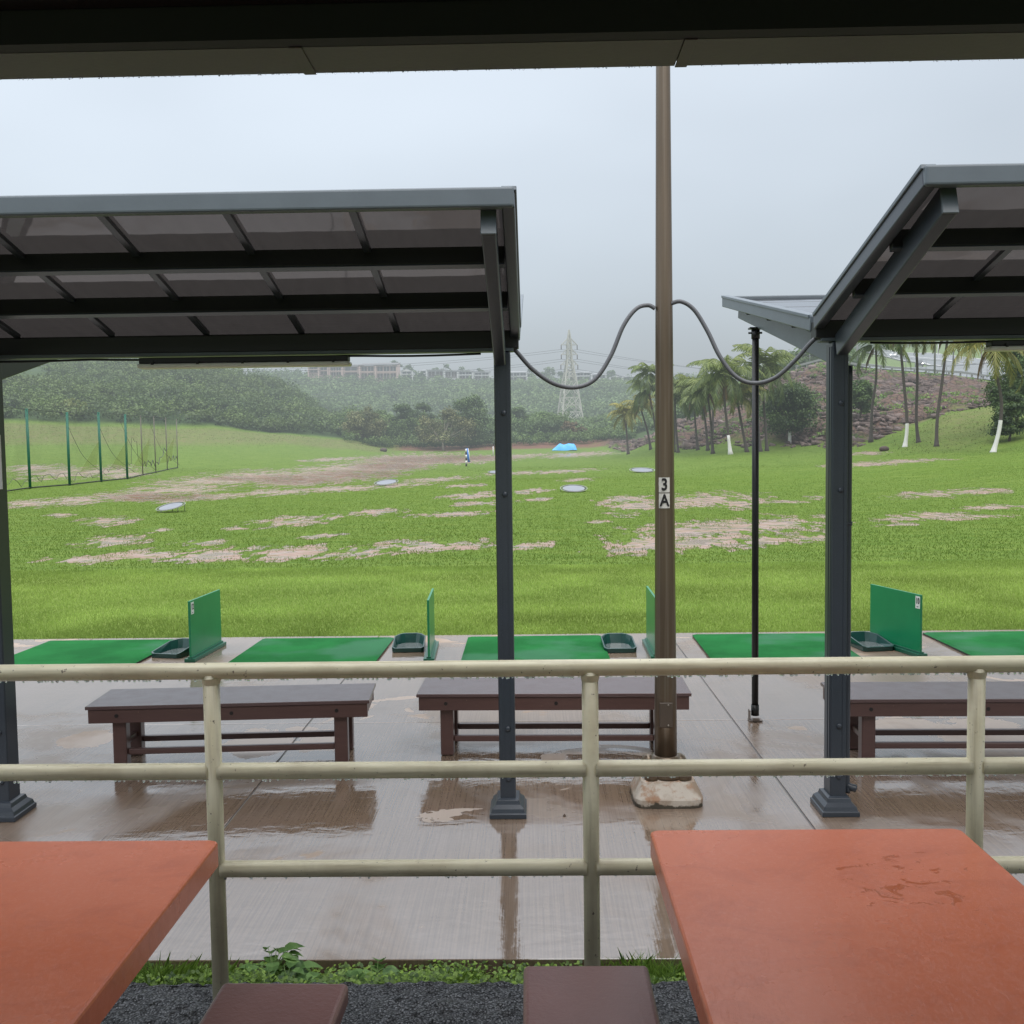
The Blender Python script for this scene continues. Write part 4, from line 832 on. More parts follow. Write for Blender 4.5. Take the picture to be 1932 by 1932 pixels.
p = PZ(1105, 1819, .73); s0.location = (p.x, p.y-.1725, DK); tag(s0, 'maroon concrete stool beside the right table', 'stool', 'maroon stools between the tables')
p = PZ(537, 1852, .73); s1.location = (p.x, p.y-.1725, DK); s1.rotation_euler = (0, 0, R(-1)); tag(s1, 'maroon concrete stool beside the left table, in front of the railing post', 'stool', 'maroon stools between the tables')
# ================================================================== FIELD OBJECTS
white_r = simple('white_rim_paint', (.36, .37, .36), .5, True, .08)
t = NT('target_net_cloth'); co = t.pos(); net_disc = t.done(t.bsdf(t.mix(t.noise(co, 3, 2), (.15, .165, .19), (.21, .23, .26)), .35), True)
dark_r = simple('dark_rim', (.05, .055, .06), .5, True)
def target(u, v, wpx, lbl, tilt=13, roll=0, zoff=0.0):
    hzv = hz(u); d = 60.
    for _ in range(40):                     # walk to where the sight line meets the ground
        g = UD(u, d); d += (CAMZ+(hzv-v-6)/F*d-g.z)*-12 if False else 0; break
    ds = np.arange(25, 160, .5); xs = (u-X0)/F*ds; zs = H(xs, ds); vv = project(xs, ds, zs)[1]; d = float(ds[np.argmin(np.abs(vv-v))])
    g = UD(u, d); r = wpx*.9/F*d/2; root = empty('target_trampoline', tuple(g), 0, lbl, 'range target', 'round tilted targets on the field')
    rot = Matrix.Rotation(R(roll), 3, 'Y') @ Matrix.Rotation(R(tilt), 3, 'X'); hc_ = r*math.sin(R(tilt))+.02+r*abs(math.sin(R(roll)))
    c = Vector((0, 0, hc_)); ring = lambda rr, n=41: [c+rot @ Vector((rr*math.cos(2*math.pi*k/(n-1)), rr*math.sin(2*math.pi*k/(n-1)), 0)) for k in range(n)]
    MB().tube(ring(r*.97), r*.017, 8, False).build('rim', white_r, root); MB().tube(ring(r*.87), r*.018, 6, False).build('inner_ring', dark_r, root)
    m = MB(); vs = [c]+ring(r*.80, 33)[:-1]; m.add(vs, [(0, 1+k, 1+(k+1) % 32) for k in range(32)]); m.build('net', net_disc, root)
    m = MB()
    for k in range(5):
        p = c+rot @ Vector((r*.95*math.cos(k*1.2566+.5), r*.95*math.sin(k*1.2566+.5), 0)); gz = Hs(g.x+p.x, g.y+p.y)-g.z; MB().tube([(p.x, p.y, gz-.03), p], .012, 6).build('leg', dark_r, root)
    return d
for a in [(317, 966, 62, 'nearest tilted round target, at the left below the muddy track', 13, -8), (729, 916, 52, 'tilted round target beside the end of the muddy track', 11, -4), (1083, 928, 58, 'round target left of the brown light pole, on open grass', 13, 1), (1212, 891, 54, 'round target half hidden behind the brown light pole', 9, 1), (937, 893, 36, 'small round target partly behind the middle shelter post', 8, 0)]:
    print('TARGET', a[0], target(*a))
def gd(u, v, lo=25, hi=330):
    ds = np.arange(lo, hi, .25); xs = (u-X0)/F*ds; vv = project(xs, ds, H(xs, ds))[1]; return float(ds[np.argmin(np.abs(vv-v))])
blk = simple('black_paint', (.02, .02, .022), .5, True); blu = simple('blue_paint', (.03, .17, .52), .5, True); wht = simple('white_paint', (.66, .67, .66), .5, True)
d = gd(881, 880); g = UD(881, d); e = empty('yardage_pole', tuple(g), 0, 'black and white striped yardage pole on the field', 'marker pole'); hh0 = 33/F*d
for k in range(6): MB().tube([(0, 0, hh0*k/6), (0, 0, hh0*(k+1)/6)], .10, 10).build('stripe', wht if k % 2 else blk, e)
d = gd(886, 872); g = UD(886, d); e = empty('yardage_pole', tuple(g), 0, 'blue yardage pole just behind the striped one', 'marker pole'); hh0 = 26/F*d; MB().tube([(0, 0, 0), (-.25, 0, hh0)], .14, 10).build('pole', blu, e); MB().tube([(.16, 0, 0), (-.09, 0, hh0)], .05, 8).build('edge_strip', wht, e)
g = UD(932, gd(932, 860)); o = MB().tube([(0, 0, 0), (0, 0, 1.5)], .07, 8).build('marker_stake', wht); o.location = g; tag(o, 'thin white stake in front of the dark trees', 'stake')
# blue tarpaulin over a low heap
t = NT('blue_tarpaulin'); co = t.objco(); tarp_m = t.done(t.bsdf(t.mix(t.noise(co, 2, 3), (.04, .36, .78), (.09, .50, .95)), .35, t.bump(t.noise(co, 3, 4), .5, .08)), True)
d = 176.; g = UD(1066, d); s_ = 1/F*d; nn = 24; gx_, gy_ = np.meshgrid(np.linspace(-1, 1, nn*2), np.linspace(-1, 1, nn)); W2 = 23.5*s_
prof_h = np.interp(gx_, [-1, -.55, -.35, .0, .75, .9, 1], [0, .75, .95, .88, 1.0, .6, 0])
gz_ = prof_h*np.clip((1-np.abs(gy_))*3, 0, 1)**.6*12.5*s_*(1-.06*np.cos(gx_*9)); gz_ += (vnoise(gx_*3, gy_*3, 1, 1)-.5)*.12; idx = np.arange(nn*nn*2).reshape(nn, nn*2)
o = np_mesh('blue_tarp', np.stack([gx_.ravel()*W2, gy_.ravel()*1.3, gz_.ravel()], -1), np.stack([idx[:-1, :-1], idx[:-1, 1:], idx[1:, 1:], idx[1:, :-1]], -1).reshape(-1, 4), tarp_m, smooth=True); o.location = g; tag(o, 'bright blue tarpaulin covering a low heap at the far end of the field', 'tarp')
# ---- net fence on the left
grn = simple('green_post_paint', (.008, .11, .07), .5, True); gry = simple('grey_post', (.13, .12, .10), .6, True); rop = simple('dark_net_rope', (.03, .035, .03), .7, True)
t = NT('loose_netting'); df = t.n('BsdfDiffuse', i_Color=(.05, .055, .045, 1)); tp_ = t.n('BsdfTransparent'); mx = t.n('MixShader'); dn = t.noise(t.pos(), .5, 4, .6); t.l(t.ramp(dn, [(.36, .04), (.62, .16)]), mx.inputs[0]); t.l(tp_.outputs[0], mx.inputs[1]); t.l(df.outputs[0], mx.inputs[2]); net_m = t.done(mx.outputs[0])
t = NT('torn_net_patch'); df = t.n('BsdfDiffuse', i_Color=(.17, .21, .05, 1)); tp_ = t.n('BsdfTransparent'); mx = t.n('MixShader', i_0=.3); t.l(tp_.outputs[0], mx.inputs[1]); t.l(df.outputs[0], mx.inputs[2]); net_y = t.done(mx.outputs[0])
NP = [(-35, 934, 762, 1), (49, 922, 770, 1), (125, 916, 777, 1), (186, 909, 777, 1), (236, 904, 781, 1), (266, 897, 784, 0), (291, 892, 785, 0), (313, 887, 788, 0), (333, 883, 791, 0)]
fen = empty('net_fence', tuple(UD(186, 75)), 0, 'torn driving range net fence on green and grey poles at the left', 'net fence'); FO = fen.location.copy()
base = []; top = []
for (u, vb, vt, gflag) in NP:
    d = gd(u, vb); g = UD(u, d); hgt = (vb-vt)/F*d; base.append(g); top.append(g+Vector((0, 0, hgt))); print('NET', u, round(d, 1), round(hgt, 2))
    lean = random.uniform(-.04, .04); MB().tube([g-FO-Vector((0, 0, .2)), g-FO+Vector((lean, 0, hgt))], .085 if gflag else .045, 10).build('post', grn if gflag else gry, fen)
MB().tube([p-FO-Vector((0, 0, .05)) for p in top], .016, 5).build('top_rope', rop, fen)
MB().tube([p-FO+Vector((0, -.1, .07)) for p in base], .045, 5).build('bottom_rope', rop, fen)
rd = random.Random(11)
for i in range(len(base)-1):
    k = 14; vs = []; fs = []; low = [.10, .16, .1, .2, .32, .22, .22, .25][i]; pr = rd.random()*6
    for j in range(k+1):
        f = j/k; b = base[i].lerp(base[i+1], f); tt = top[i].lerp(top[i+1], f)-Vector((0, 0, .10*math.sin(math.pi*f)+.05)); lo = low*.7+.04*math.sin(j*1.3+pr)+rd.uniform(-.03, .03)+.05*math.sin(math.pi*f)
        if i == 4 and .3 < f < .7: lo += .35
        if i == 6 and f > .35: lo += .45*(f-.35)
        p = b.lerp(tt, max(.03, lo)); vs += [p-FO+Vector((0, .05*math.sin(j), 0)), tt-FO]
    m = MB().add(vs, [(2*j, 2*j+2, 2*j+3, 2*j+1) for j in range(k)]); m.build('net_panel', net_m, fen)
    MB().tube([vs[2*j] for j in range(k+1)], .014 if i < 5 else .03, 5).build('net_edge', rop, fen)
    if i in (2, 3, 4, 6):
        a = base[i].lerp(base[i+1], .3)-FO; h_ = (top[i]-base[i]).z
        MB().add([a+Vector((0, -.05, h_*.15)), a+Vector((1.2, -.05, h_*.2)), a+Vector((1.5, -.05, h_*.62)), a+Vector((1.1, -.05, h_*.5))], [(0, 1, 2, 3)]).build('torn_patch', net_y, fen)
        MB().tube([p for p in catmull([a+Vector((-.8, 0, h_*.9)), a+Vector((-.2, 0, h_*.6)), a+Vector((.5, 0, h_*.35)), a+Vector((1.9, 0, h_*.12))], 6)], .014, 5).build('loose_cord', rop, fen)
# ================================================================== FOLIAGE
def leafmass(name, cen, rad, n_each, size, mat, parent=None, squash=.8, kind=None, shell=.55, tint0=None, drop=0.0):
    """many small leaf sprays through the volume of uneven clumps"""
    cen = np.asarray(cen, float); rad = np.asarray(rad, float); N = len(cen); n = N*n_each
    c = np.repeat(cen, n_each, 0); r = np.repeat(rad, n_each)
    d = rng.normal(size=(n, 3)); d /= np.linalg.norm(d, axis=1)[:, None]; d[:, 2] = np.where(d[:, 2] < -.35, -d[:, 2], d[:, 2])
    rr_ = r*(shell+(1-shell)*rng.random(n))*(1+.22*np.sin(d[:, 0]*5+c[:, 0])+.15*rng.normal(size=n))
    p = c+d*rr_[:, None]*np.array([1, 1, squash]); nn_ = d+rng.normal(0, .55, (n, 3)); nn_[:, 2] += .35; nn_ /= np.linalg.norm(nn_, axis=1)[:, None]
    a = np.cross(nn_, rng.normal(size=(n, 3))); a /= np.linalg.norm(a, axis=1)[:, None]; b = np.cross(nn_, a); s = size*rng.uniform(.5, 1.25, n)[:, None]
    V = np.empty((n, 4, 3)); V[:, 0] = p-a*s*.5; V[:, 1] = p-b*s*.32; V[:, 2] = p+a*s*.5; V[:, 3] = p+b*s*.32
    ct = np.repeat(rng.uniform(-.30, .30, N) if tint0 is None else tint0, n_each)
    tint = np.clip(.30+.48*d[:, 2]+ct+(vnoise(c[:, 0], c[:, 1]+c[:, 2], .09, 4)-.5)*.5+rng.normal(0, .10, n), 0, 1)  # shading painted into the leaf tint: clump tops lighter, lower leaves darker
    o = np_mesh(name, V.reshape(-1, 3), np.arange(n*4).reshape(n, 4), mat, parent, {'tint': ('FACE', tint)})
    if kind: o['kind'] = kind
    return o
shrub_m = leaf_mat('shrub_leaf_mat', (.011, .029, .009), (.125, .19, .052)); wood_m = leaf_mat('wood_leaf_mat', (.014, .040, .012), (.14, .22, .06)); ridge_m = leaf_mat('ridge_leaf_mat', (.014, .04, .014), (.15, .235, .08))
dark_m = leaf_mat('dark_leaf_mat', (.010, .030, .010), (.12, .19, .05)); olive_m = leaf_mat('olive_leaf_mat', (.04, .055, .022), (.23, .24, .10)); lime_m = leaf_mat('pale_leaf_mat', (.06, .10, .025), (.25, .30, .09)); red_m = leaf_mat('russet_leaf_mat', (.05, .05, .02), (.19, .13, .06)); bright_m = leaf_mat('bright_cover_mat', (.04, .09, .02), (.19, .31, .06))
bark_m = simple('bark', (.055, .043, .034), .85, True, .3, 3); pale_bark = simple('pale_bark', (.30, .27, .22), .8, True, .15, 3)
def scatter(u0, u1, d0, d1, n, rlo, rhi, cond=None, lift=.35):
    d = np.sqrt(rng.uniform(d0**2, d1**2, n)); u = rng.uniform(u0, u1, n)
    if cond is not None: k = cond(u, d); u, d = u[k], d[k]
    x = (u-X0)/F*d; r = rng.uniform(rlo, rhi, len(u)); z = H(x, d)+r*lift; return np.stack([x, d, z], -1), r
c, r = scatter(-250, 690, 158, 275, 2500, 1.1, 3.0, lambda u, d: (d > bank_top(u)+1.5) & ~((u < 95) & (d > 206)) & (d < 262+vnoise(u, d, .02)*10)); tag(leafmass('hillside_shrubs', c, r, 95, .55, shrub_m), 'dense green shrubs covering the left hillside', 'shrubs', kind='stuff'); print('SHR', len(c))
c, r = scatter(470, 1330, 300, 418, 2300, 2.2, 4.0, None); tag(leafmass('ridge_woodland', c, r, 60, 1.1, ridge_m), 'hazy woodland on the far ridge below the houses', 'woodland', kind='stuff')
c, r = scatter(640, 1240, 194, 300, 1500, 1.3, 2.6, lambda u, d: (d > bank_top(u)+3) & ~((u > 1000) & (u < 1150) & (d < 214))); tag(leafmass('valley_thicket', c, r, 70, .7, wood_m), 'dark thicket in the valley behind the field', 'thicket', kind='stuff')
c, r = scatter(655, 1200, 184, 200, 330, .9, 1.7, lambda u, d: d > bank_top(u)-7, lift=.5); tag(leafmass('wood_edge_shrubs', c, r, 110, .38, wood_m), 'leafy shrubs along the foot of the trees at the end of the field', 'shrubs', kind='stuff')
c, r = scatter(655, 1060, 198, 214, 230, 1.8, 3.2, lambda u, d: d > bank_top(u)+3, lift=.9); tag(leafmass('tall_thicket', c, r, 190, .5, wood_m), 'tall dark thicket standing behind the end of the field', 'thicket', kind='stuff')
c, r = scatter(930, 1165, 188, 216, 420, .6, 1.2, lambda u, d: d > bank_top(u)-1); tag(leafmass('bright_undergrowth', c, r, 60, .4, bright_m, squash=.6), 'bright green low growth behind the blue tarpaulin', 'undergrowth', kind='stuff')
c, r = scatter(1230, 1600, 160, 300, 900, 1.6, 3.0, None); tag(leafmass('slope_thicket', c, r, 70, .75, wood_m), 'green thicket above the rocky slope', 'thicket', kind='stuff')
c, r = scatter(1560, 2050, 405, 600, 700, 2.5, 5, lambda u, d: vnoise(u, d, .02, 3) > .35); tag(leafmass('upper_hill_scrub', c, r, 45, 1.3, ridge_m), 'misty scrub on the hillside beyond the road', 'scrub', kind='stuff')
c, r = scatter(1180, 1990, 110, 150, 1100, .25, .8, lambda u, d: (vnoise((u-X0)/F*d, d, .16, 9) > .52) & (d > rock_lo(u)+2)); tag(leafmass('slope_weeds', c, r, 26, .3, bright_m, squash=.6), 'patches of green weeds between the slope rocks', 'weeds', kind='stuff')
# ---- individual trees
def tree(u, vb, vt, wpx, d, mat, lbl, group, bark=bark_m, n_clump=26, n_leaf=170, leaf=.42, trunk=.16, gap=.0, seed=0, show_limbs=False, whitew=None, vb_is_ground=True, name='broadleaf_tree'):
    rd = random.Random(seed or int(u*7+vt)); g = UD(u, d); top_z = CAMZ+(hz(u)-vt)/F*d; h = max(1.5, top_z-g.z); w = wpx/F*d
    root = empty(name, tuple(g), 0, lbl, 'tree', group); th = h*trunk; lean = Vector((rd.uniform(-.04, .04)*h, 0, th))
    tr_ = max(.07, h*.022); m = MB().tube([(0, 0, -.3), (lean.x*.4, 0, th*.5), tuple(lean)], [tr_*1.3, tr_, tr_*.85], 8)
    cen = []; rad = []
    for k in range(n_clump):
        a = rd.uniform(0, 6.283); q = rd.random()**.5; zz = rd.uniform(0, 1); env = math.sin(math.pi*min(1, .18+.82*zz*.95))**.6
        p = Vector((math.cos(a)*q*w/2*.86*env, math.sin(a)*q*w/2*.86*env, th*.5+(h-th*.5)*(.08+.80*zz))); rr_ = rd.uniform(.15, .27)*min(w, h)*(.8+.4*(1-zz))
        p.z = min(p.z, h-rr_*.75); cen.append(p); rad.append(rr_)
    for k in range(0, n_clump, 2 if show_limbs else 4):
        p = cen[k]; mid = lean.lerp(p, .5)+Vector((rd.uniform(-.3, .3), rd.uniform(-.3, .3), -.1*h*.3)); m.tube([tuple(lean), tuple(mid), tuple(p)], [tr_*.6, tr_*.38, tr_*.12], 6)
    m.build('trunk', bark, root)
    if whitew: MB().tube([(0, 0, -.1), (lean.x*.2, 0, whitew)], [tr_*1.38, tr_*1.15], 10).build('painted_base', wht, root)
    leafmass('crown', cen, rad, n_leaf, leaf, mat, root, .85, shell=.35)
    return root
G1 = 'trees at the far end of the field'
tree(691, 835, 766, 84, 192, olive_m, 'spotted olive tree at the end of the left grassy bank', G1, n_clump=34, seed=1)
tree(765, 838, 762, 62, 200, dark_m, 'dark round tree between the spotted olive tree and the bare limbed tree', G1, seed=2, n_clump=30)
tree(720, 838, 774, 56, 215, wood_m, 'green tree standing behind the spotted olive tree', G1, seed=21)
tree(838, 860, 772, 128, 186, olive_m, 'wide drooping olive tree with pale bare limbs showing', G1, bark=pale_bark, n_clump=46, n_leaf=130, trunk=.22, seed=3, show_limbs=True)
tree(891, 860, 744, 84, 191, wood_m, 'tallest dark tree just left of the middle shelter post', G1, n_clump=40, seed=4, n_leaf=200)
tree(800, 850, 758, 50, 208, dark_m, 'dark tree top rising behind the bare limbed tree', G1, seed=22)
tree(975, 842, 768, 70, 205, dark_m, 'dark tree just right of the middle shelter post', G1, n_clump=30, seed=5)
tree(1030, 842, 776, 66, 208, wood_m, 'dark tree left of the pylon base', G1, n_clump=30, seed=6)
tree(1081, 840, 795, 56, 197, red_m, 'russet topped thin tree in front of the pylon', G1, n_clump=22, n_leaf=90, trunk=.5, seed=7, show_limbs=True)
tree(1160, 835, 800, 34, 200, wood_m, 'small green tree left of the shortest palm', G1, n_clump=16, seed=8)
tree(1130, 835, 790, 50, 225, shrub_m, 'green bushy tree behind the blue tarpaulin, right of the pylon', G1, n_clump=20, seed=9)
tree(132, 805, 752, 66, 172, lime_m, 'pale yellow green tree in front of the left hillside shrubs', None, n_clump=26, seed=10)
tree(660, 832, 796, 50, 205, shrub_m, 'light green shrub tree at the foot of the left hill', G1, n_clump=20, seed=12)
G2 = 'trees on the skyline among the houses'
for i, (u, vt, wp, d, lb) in enumerate([(751, 681, 26, 432, 'dark skyline tree behind the last pink townhouse'), (775, 690, 30, 430, 'low skyline tree over the white gabled house'), (828, 694, 22, 432, 'flat skyline tree behind the grey roofed row, beside its left end'), (848, 688, 26, 434, 'skyline tree with a feathery top behind the grey roofed row'), (881, 692, 28, 434, 'round skyline tree behind the middle of the grey row'), (910, 695, 20, 434, 'small skyline tree left of the middle shelter post'), (1006, 697, 26, 430, 'skyline tree by the end of the grey row, right of the middle post'), (1038, 694, 36, 424, 'large dark skyline tree left of the pylon'), (1066, 699, 22, 424, 'skyline tree behind the pylon top section'), (1136, 700, 16, 430, 'thin skyline tree right of the pylon houses'), (1154, 699, 26, 430, 'feathery skyline tree between the two right house rows'), (800, 702, 14, 405, 'small tree in front of the white gabled house'), (1290, 700, 22, 436, 'skyline tree just right of the brown light pole')]):
    tree(u, 720, vt, wp, d, ridge_m, lb, G2, n_clump=14, n_leaf=70, leaf=.9, seed=30+i, trunk=.3)
G3 = 'trees by the rocky slope'
tree(1488, 850, 724, 112, 117, dark_m, 'broad dark tree with a white painted trunk base by the rocks', G3, n_clump=64, n_leaf=260, leaf=.30, trunk=.24, whitew=1.35, seed=50)
tree(1462, 805, 742, 60, 124, wood_m, 'rounded green tree behind the prop pole on the rocks', G3, n_clump=24, leaf=.32, seed=51)
tree(1618, 815, 716, 56, 115, wood_m, 'green tree right behind the right shelter post', G3, n_clump=30, leaf=.3, trunk=.25, seed=52)
tree(1525, 715, 662, 70, 165, dark_m, 'dark tree on the top edge of the slope under the right roof wing', G3, n_clump=30, leaf=.5, seed=53)
tree(1490, 715, 672, 46, 172, wood_m, 'smaller dark tree on the slope top beside the tall palm crown', G3, n_clump=22, leaf=.5, seed=54)
tree(1912, 800, 655, 104, 92, wood_m, 'big leafy tree at the right edge in front of the road', G3, n_clump=60, n_leaf=320, leaf=.26, trunk=.2, seed=55)
tree(1895, 815, 736, 66, 88, dark_m, 'low bushy tree beside the curved white based palm', G3, n_clump=32, n_leaf=260, leaf=.24, trunk=.15, seed=56)
# ---- palms
t = NT('palm_trunk'); co = t.objco(); zz = t.scale(co, (1, 1, 9)); ptm = t.done(t.bsdf(t.mix(t.noise(zz, 2, 3), (.035, .030, .028), (.10, .085, .075)), .8), True)
ptw = simple('white_painted_trunk', (.62, .62, .60), .6, True, .12, 6)
fr_m = leaf_mat('palm_frond', (.028, .06, .016), (.21, .27, .075), True, .35); fr_y = leaf_mat('yellow_palm_frond', (.07, .095, .02), (.34, .33, .09), True, .35); fr_d = leaf_mat('dry_palm_frond', (.12, .075, .03), (.30, .20, .09), True, .2)
def palm(path, crown_px, lbl, white=None, nf=15, mat=fr_m, d=None, dead=2, seed=0, name='palm_tree'):
    rd = random.Random(seed+77); u0, v0 = path[0]; d = d or gd(u0, v0, 70, 175); g = UD(u0, d); root = empty(name, tuple(g), 0, lbl, 'palm tree', 'palm trees along the foot of the rocky slope')
    P_ = [Vector((0, 0, -.25))]+[Vector(((u-u0)/F*d, 0, CAMZ+(hz(u)-v)/F*d-g.z)) for (u, v) in path[1:]]; pts = catmull(P_, 6); n_ = len(pts)
    r0 = .155; rs = [r0*(1.55 if i == 0 else 1)*(1-.42*i/n_)+(.10*max(0, 1-i/2.5)) for i in range(n_)]
    MB().tube(pts, rs, 9).build('trunk', ptm, root)
    if white:
        hw = white; k = [i for i, p in enumerate(pts) if p.z <= hw]; pp = [pts[i] for i in k]; kk = k[-1]
        if kk+1 < n_: f = (hw-pts[kk].z)/max(.01, pts[kk+1].z-pts[kk].z); pp.append(pts[kk].lerp(pts[kk+1], f))
        MB().tube(pp, [rs[min(i, n_-1)]+.012 for i in range(len(pp))], 10).build('painted_base', ptw, root)
    top_ = pts[-1]; L0 = crown_px*1.78/F*d; V = []; T = []
    def frond(a, el, L, droop, dry):
        nseg = 10; prev = Vector(top_); dirh = Vector((math.cos(a), math.sin(a), 0)); e = el; sp = []
        for i in range(nseg+1):
            sp.append(prev.copy()); prev = prev+(dirh*math.cos(e)+Vector((0, 0, math.sin(e))))*L/nseg; e -= droop/nseg*(1+.6*i/nseg)
        side = dirh.cross(Vector((0, 0, 1)))
        for i in range(nseg):
            a_, b_ = sp[i], sp[i+1]; w_ = .028; V.append([a_-side*w_, a_+side*w_, b_+side*w_*.6, b_-side*w_*.6]); T.append(.75)
            for s in (-1, 1):
                for j in range(3):
                    f = (i+(j+.5)/3)/nseg
                    if f < .1: continue
                    ll = L*.25*math.sin(math.pi*min(1, .14+.86*f)**.8)**.7*rd.uniform(.8, 1.1)+.1; p = a_.lerp(b_, (j+.5)/3); tg = (b_-a_).normalized()
                    dr = (side*s*(.85-.4*f)+tg*.55+Vector((0, 0, -.35-.55*rd.random()-(1.2 if dry else 0)))).normalized(); q = p+dr*ll; wd2 = tg*.085
                    V.append([p-wd2, p+wd2, q+wd2*.25, q-wd2*.25]); T.append(min(1, max(0, rd.gauss(.42+.35*(el), .2))))
    for k in range(nf+5):
        el = [1.25, .95, .6, .25, -.15][k % 5]+rd.uniform(-.15, .15); frond(k*2.399+rd.uniform(-.25, .25)+seed, el, L0*rd.uniform(.85, 1.1), 1.5+rd.uniform(-.2, .4), False)
    Va = np.array([[tuple(p) for p in q] for q in V]); np_mesh('crown', Va.reshape(-1, 3), np.arange(len(Va)*4).reshape(-1, 4), mat, root, {'tint': ('FACE', T)})
    if dead:
        V.clear(); T.clear()
        for k in range(dead): frond(rd.uniform(0, 6.28), -.9, L0*.62, .6, True)
        Va = np.array([[tuple(p) for p in q] for q in V]); np_mesh('dead_fronds', Va.reshape(-1, 3), np.arange(len(Va)*4).reshape(-1, 4), fr_d, root, {'tint': ('FACE', T)})
    return root
PALMS = [
 ([(1639, 834), (1641, 770), (1648, 715), (1647, 652)], 50, 'grey trunked palm on the rocks just right of the right shelter post', None, 13, fr_m, 0),
 ([(1702, 843), (1706, 800), (1699, 722), (1692, 655), (1688, 618)], 40, 'slim palm with a straight white painted base', 2.15, 12, fr_m, 1),
 ([(1728, 834), (1723, 790), (1724, 712), (1722, 660), (1722, 622)], 46, 'straight dark palm between the white based one and the leaning one', None, 12, fr_y, 2),
 ([(1761, 842), (1762, 790), (1770, 722), (1776, 668), (1782, 618)], 50, 'dark palm leaning right, with dry fronds hanging down', None, 12, fr_y, 3),
 ([(1865, 853), (1877, 810), (1880, 762), (1871, 712), (1856, 652)], 64, 'curved palm with a white painted base by the big leafy tree', 2.5, 16, fr_y, 4),
 ([(1186.5, 857), (1183, 815), (1181, 781)], 25, 'shortest palm with yellowish fronds, left of the light pole', None, 13, fr_y, 5),
 ([(1229, 848), (1222, 812), (1213, 782), (1209, 765)], 26, 'small leaning palm hidden partly by the light pole', None, 13, fr_y, 6),
 ([(1243, 850), (1236, 800), (1224, 735)], 32, 'green palm crown left of the light pole, middle height', None, 15, fr_m, 7),
 ([(1250, 850), (1244, 780), (1228, 706)], 30, 'highest palm crown left of the light pole', None, 14, fr_m, 8),
 ([(1280, 854), (1276, 810), (1273, 752)], 34, 'palm just right of the light pole with a thin straight trunk', None, 14, fr_m, 9),
 ([(1272, 853), (1273, 800), (1276, 728)], 24, 'palm directly behind the light pole, its crown just showing', None, 12, fr_m, 10),
 ([(1317, 849), (1312, 800), (1307, 740)], 34, 'palm with a slightly tilted trunk, third right of the light pole', None, 15, fr_m, 11),
 ([(1336, 850), (1331, 800), (1325, 757)], 30, 'low crowned palm beside the full crowned palm', None, 14, fr_m, 12),
 ([(1345, 856), (1341, 800), (1334, 735)], 38, 'full crowned palm with a flared trunk base in front of the rocks', None, 18, fr_m, 13),
 ([(1344, 829), (1345, 780), (1346, 730)], 32, 'palm further up the rocks behind the full crowned one', None, 14, fr_m, 14),
 ([(1378, 857), (1371, 800), (1367, 760), (1368, 710)], 46, 'tall palm with a white painted base left of the prop pole', 2.0, 18, fr_m, 15),
 ([(1409, 853), (1398, 800), (1391, 760), (1389, 748)], 36, 'leaning palm with yellow drooping fronds left of the prop pole', None, 15, fr_y, 16),
 ([(1446, 851), (1442, 795), (1438, 740), (1438, 695)], 50, 'tallest palm crown rising behind the prop pole', None, 20, fr_m, 17),
 ([(1434, 852), (1429, 800), (1425, 735)], 30, 'palm close behind the prop pole with a darker crown', None, 14, fr_m, 18)]
for (pa, cp, lb, wh, nf, mt_, sd_) in PALMS: palm(pa, cp, lb, wh, nf, mt_, seed=sd_, dead=3 if sd_ in (3, 16, 15, 5) else 1)
# ---- rocks on the slope
t = NT('slope_rock'); co = t.pos(); a = t.attr('tint'); rock_m = t.done(t.bsdf(t.mix(t.noise(co, 1.3, 4), t.mix(a, (.045, .028, .023), (.14, .092, .076)), t.mix(a, (.08, .056, .048), (.24, .19, .175))), .7, t.bump(t.noise(co, 5, 5, .7), .6, .1)), True)
def rocks(name, P, S, mat, lbl):
    n = len(P); k = 8; base_ = np.array([[sx, sy, sz] for sz in (-1, 1) for sy in (-1, 1) for sx in (-1, 1)], float)
    V = base_[None]*(.5+.28*rng.random((n, 8, 3)))*S[:, None, None]*np.stack([rng.uniform(.8, 1.8, n), rng.uniform(.6, 1.2, n), rng.uniform(.3, .7, n)], -1)[:, None, :]
    a = rng.uniform(-.9, .9, n); ca, sa = np.cos(a), np.sin(a); b = rng.uniform(-.5, .2, n); cb, sb_ = np.cos(b), np.sin(b)
    x = V[..., 0]*cb[:, None]-V[..., 2]*sb_[:, None]; z = V[..., 0]*sb_[:, None]+V[..., 2]*cb[:, None]; y = V[..., 1]; x2 = x*ca[:, None]-y*sa[:, None]; y2 = x*sa[:, None]+y*ca[:, None]
    V = np.stack([x2, y2, z], -1)+P[:, None]; fc = np.array([(0, 2, 3, 1), (4, 5, 7, 6), (0, 1, 5, 4), (2, 6, 7, 3), (0, 4, 6, 2), (1, 3, 7, 5)]); Fq_ = (fc[None]+8*np.arange(n)[:, None, None]).reshape(-1, 4)
    o = np_mesh(name, V.reshape(-1, 3), Fq_, mat, attrs={'tint': ('FACE', np.repeat(rng.random(n), 6))}); return tag(o, lbl, 'rocks', kind='stuff')
def rockscatter(n, u0, u1, lo, hi, gate):
    u = rng.uniform(u0, u1, n); d = rng.uniform(100, 186, n); l = rock_lo(u); k = (d > l-.5) & (d < np.where(u < 1300, l+26, 151)); u, d = u[k], d[k]; x = (u-X0)/F*d
    nz_ = vnoise(x, d, .09, 21); k = nz_+rng.uniform(-.2, .2, len(u)) > gate; x, d = x[k], d[k]; s = lo*(hi/lo)**(rng.random(len(x))**2.2); return np.stack([x, d, H(x, d)+s*.12], -1), s
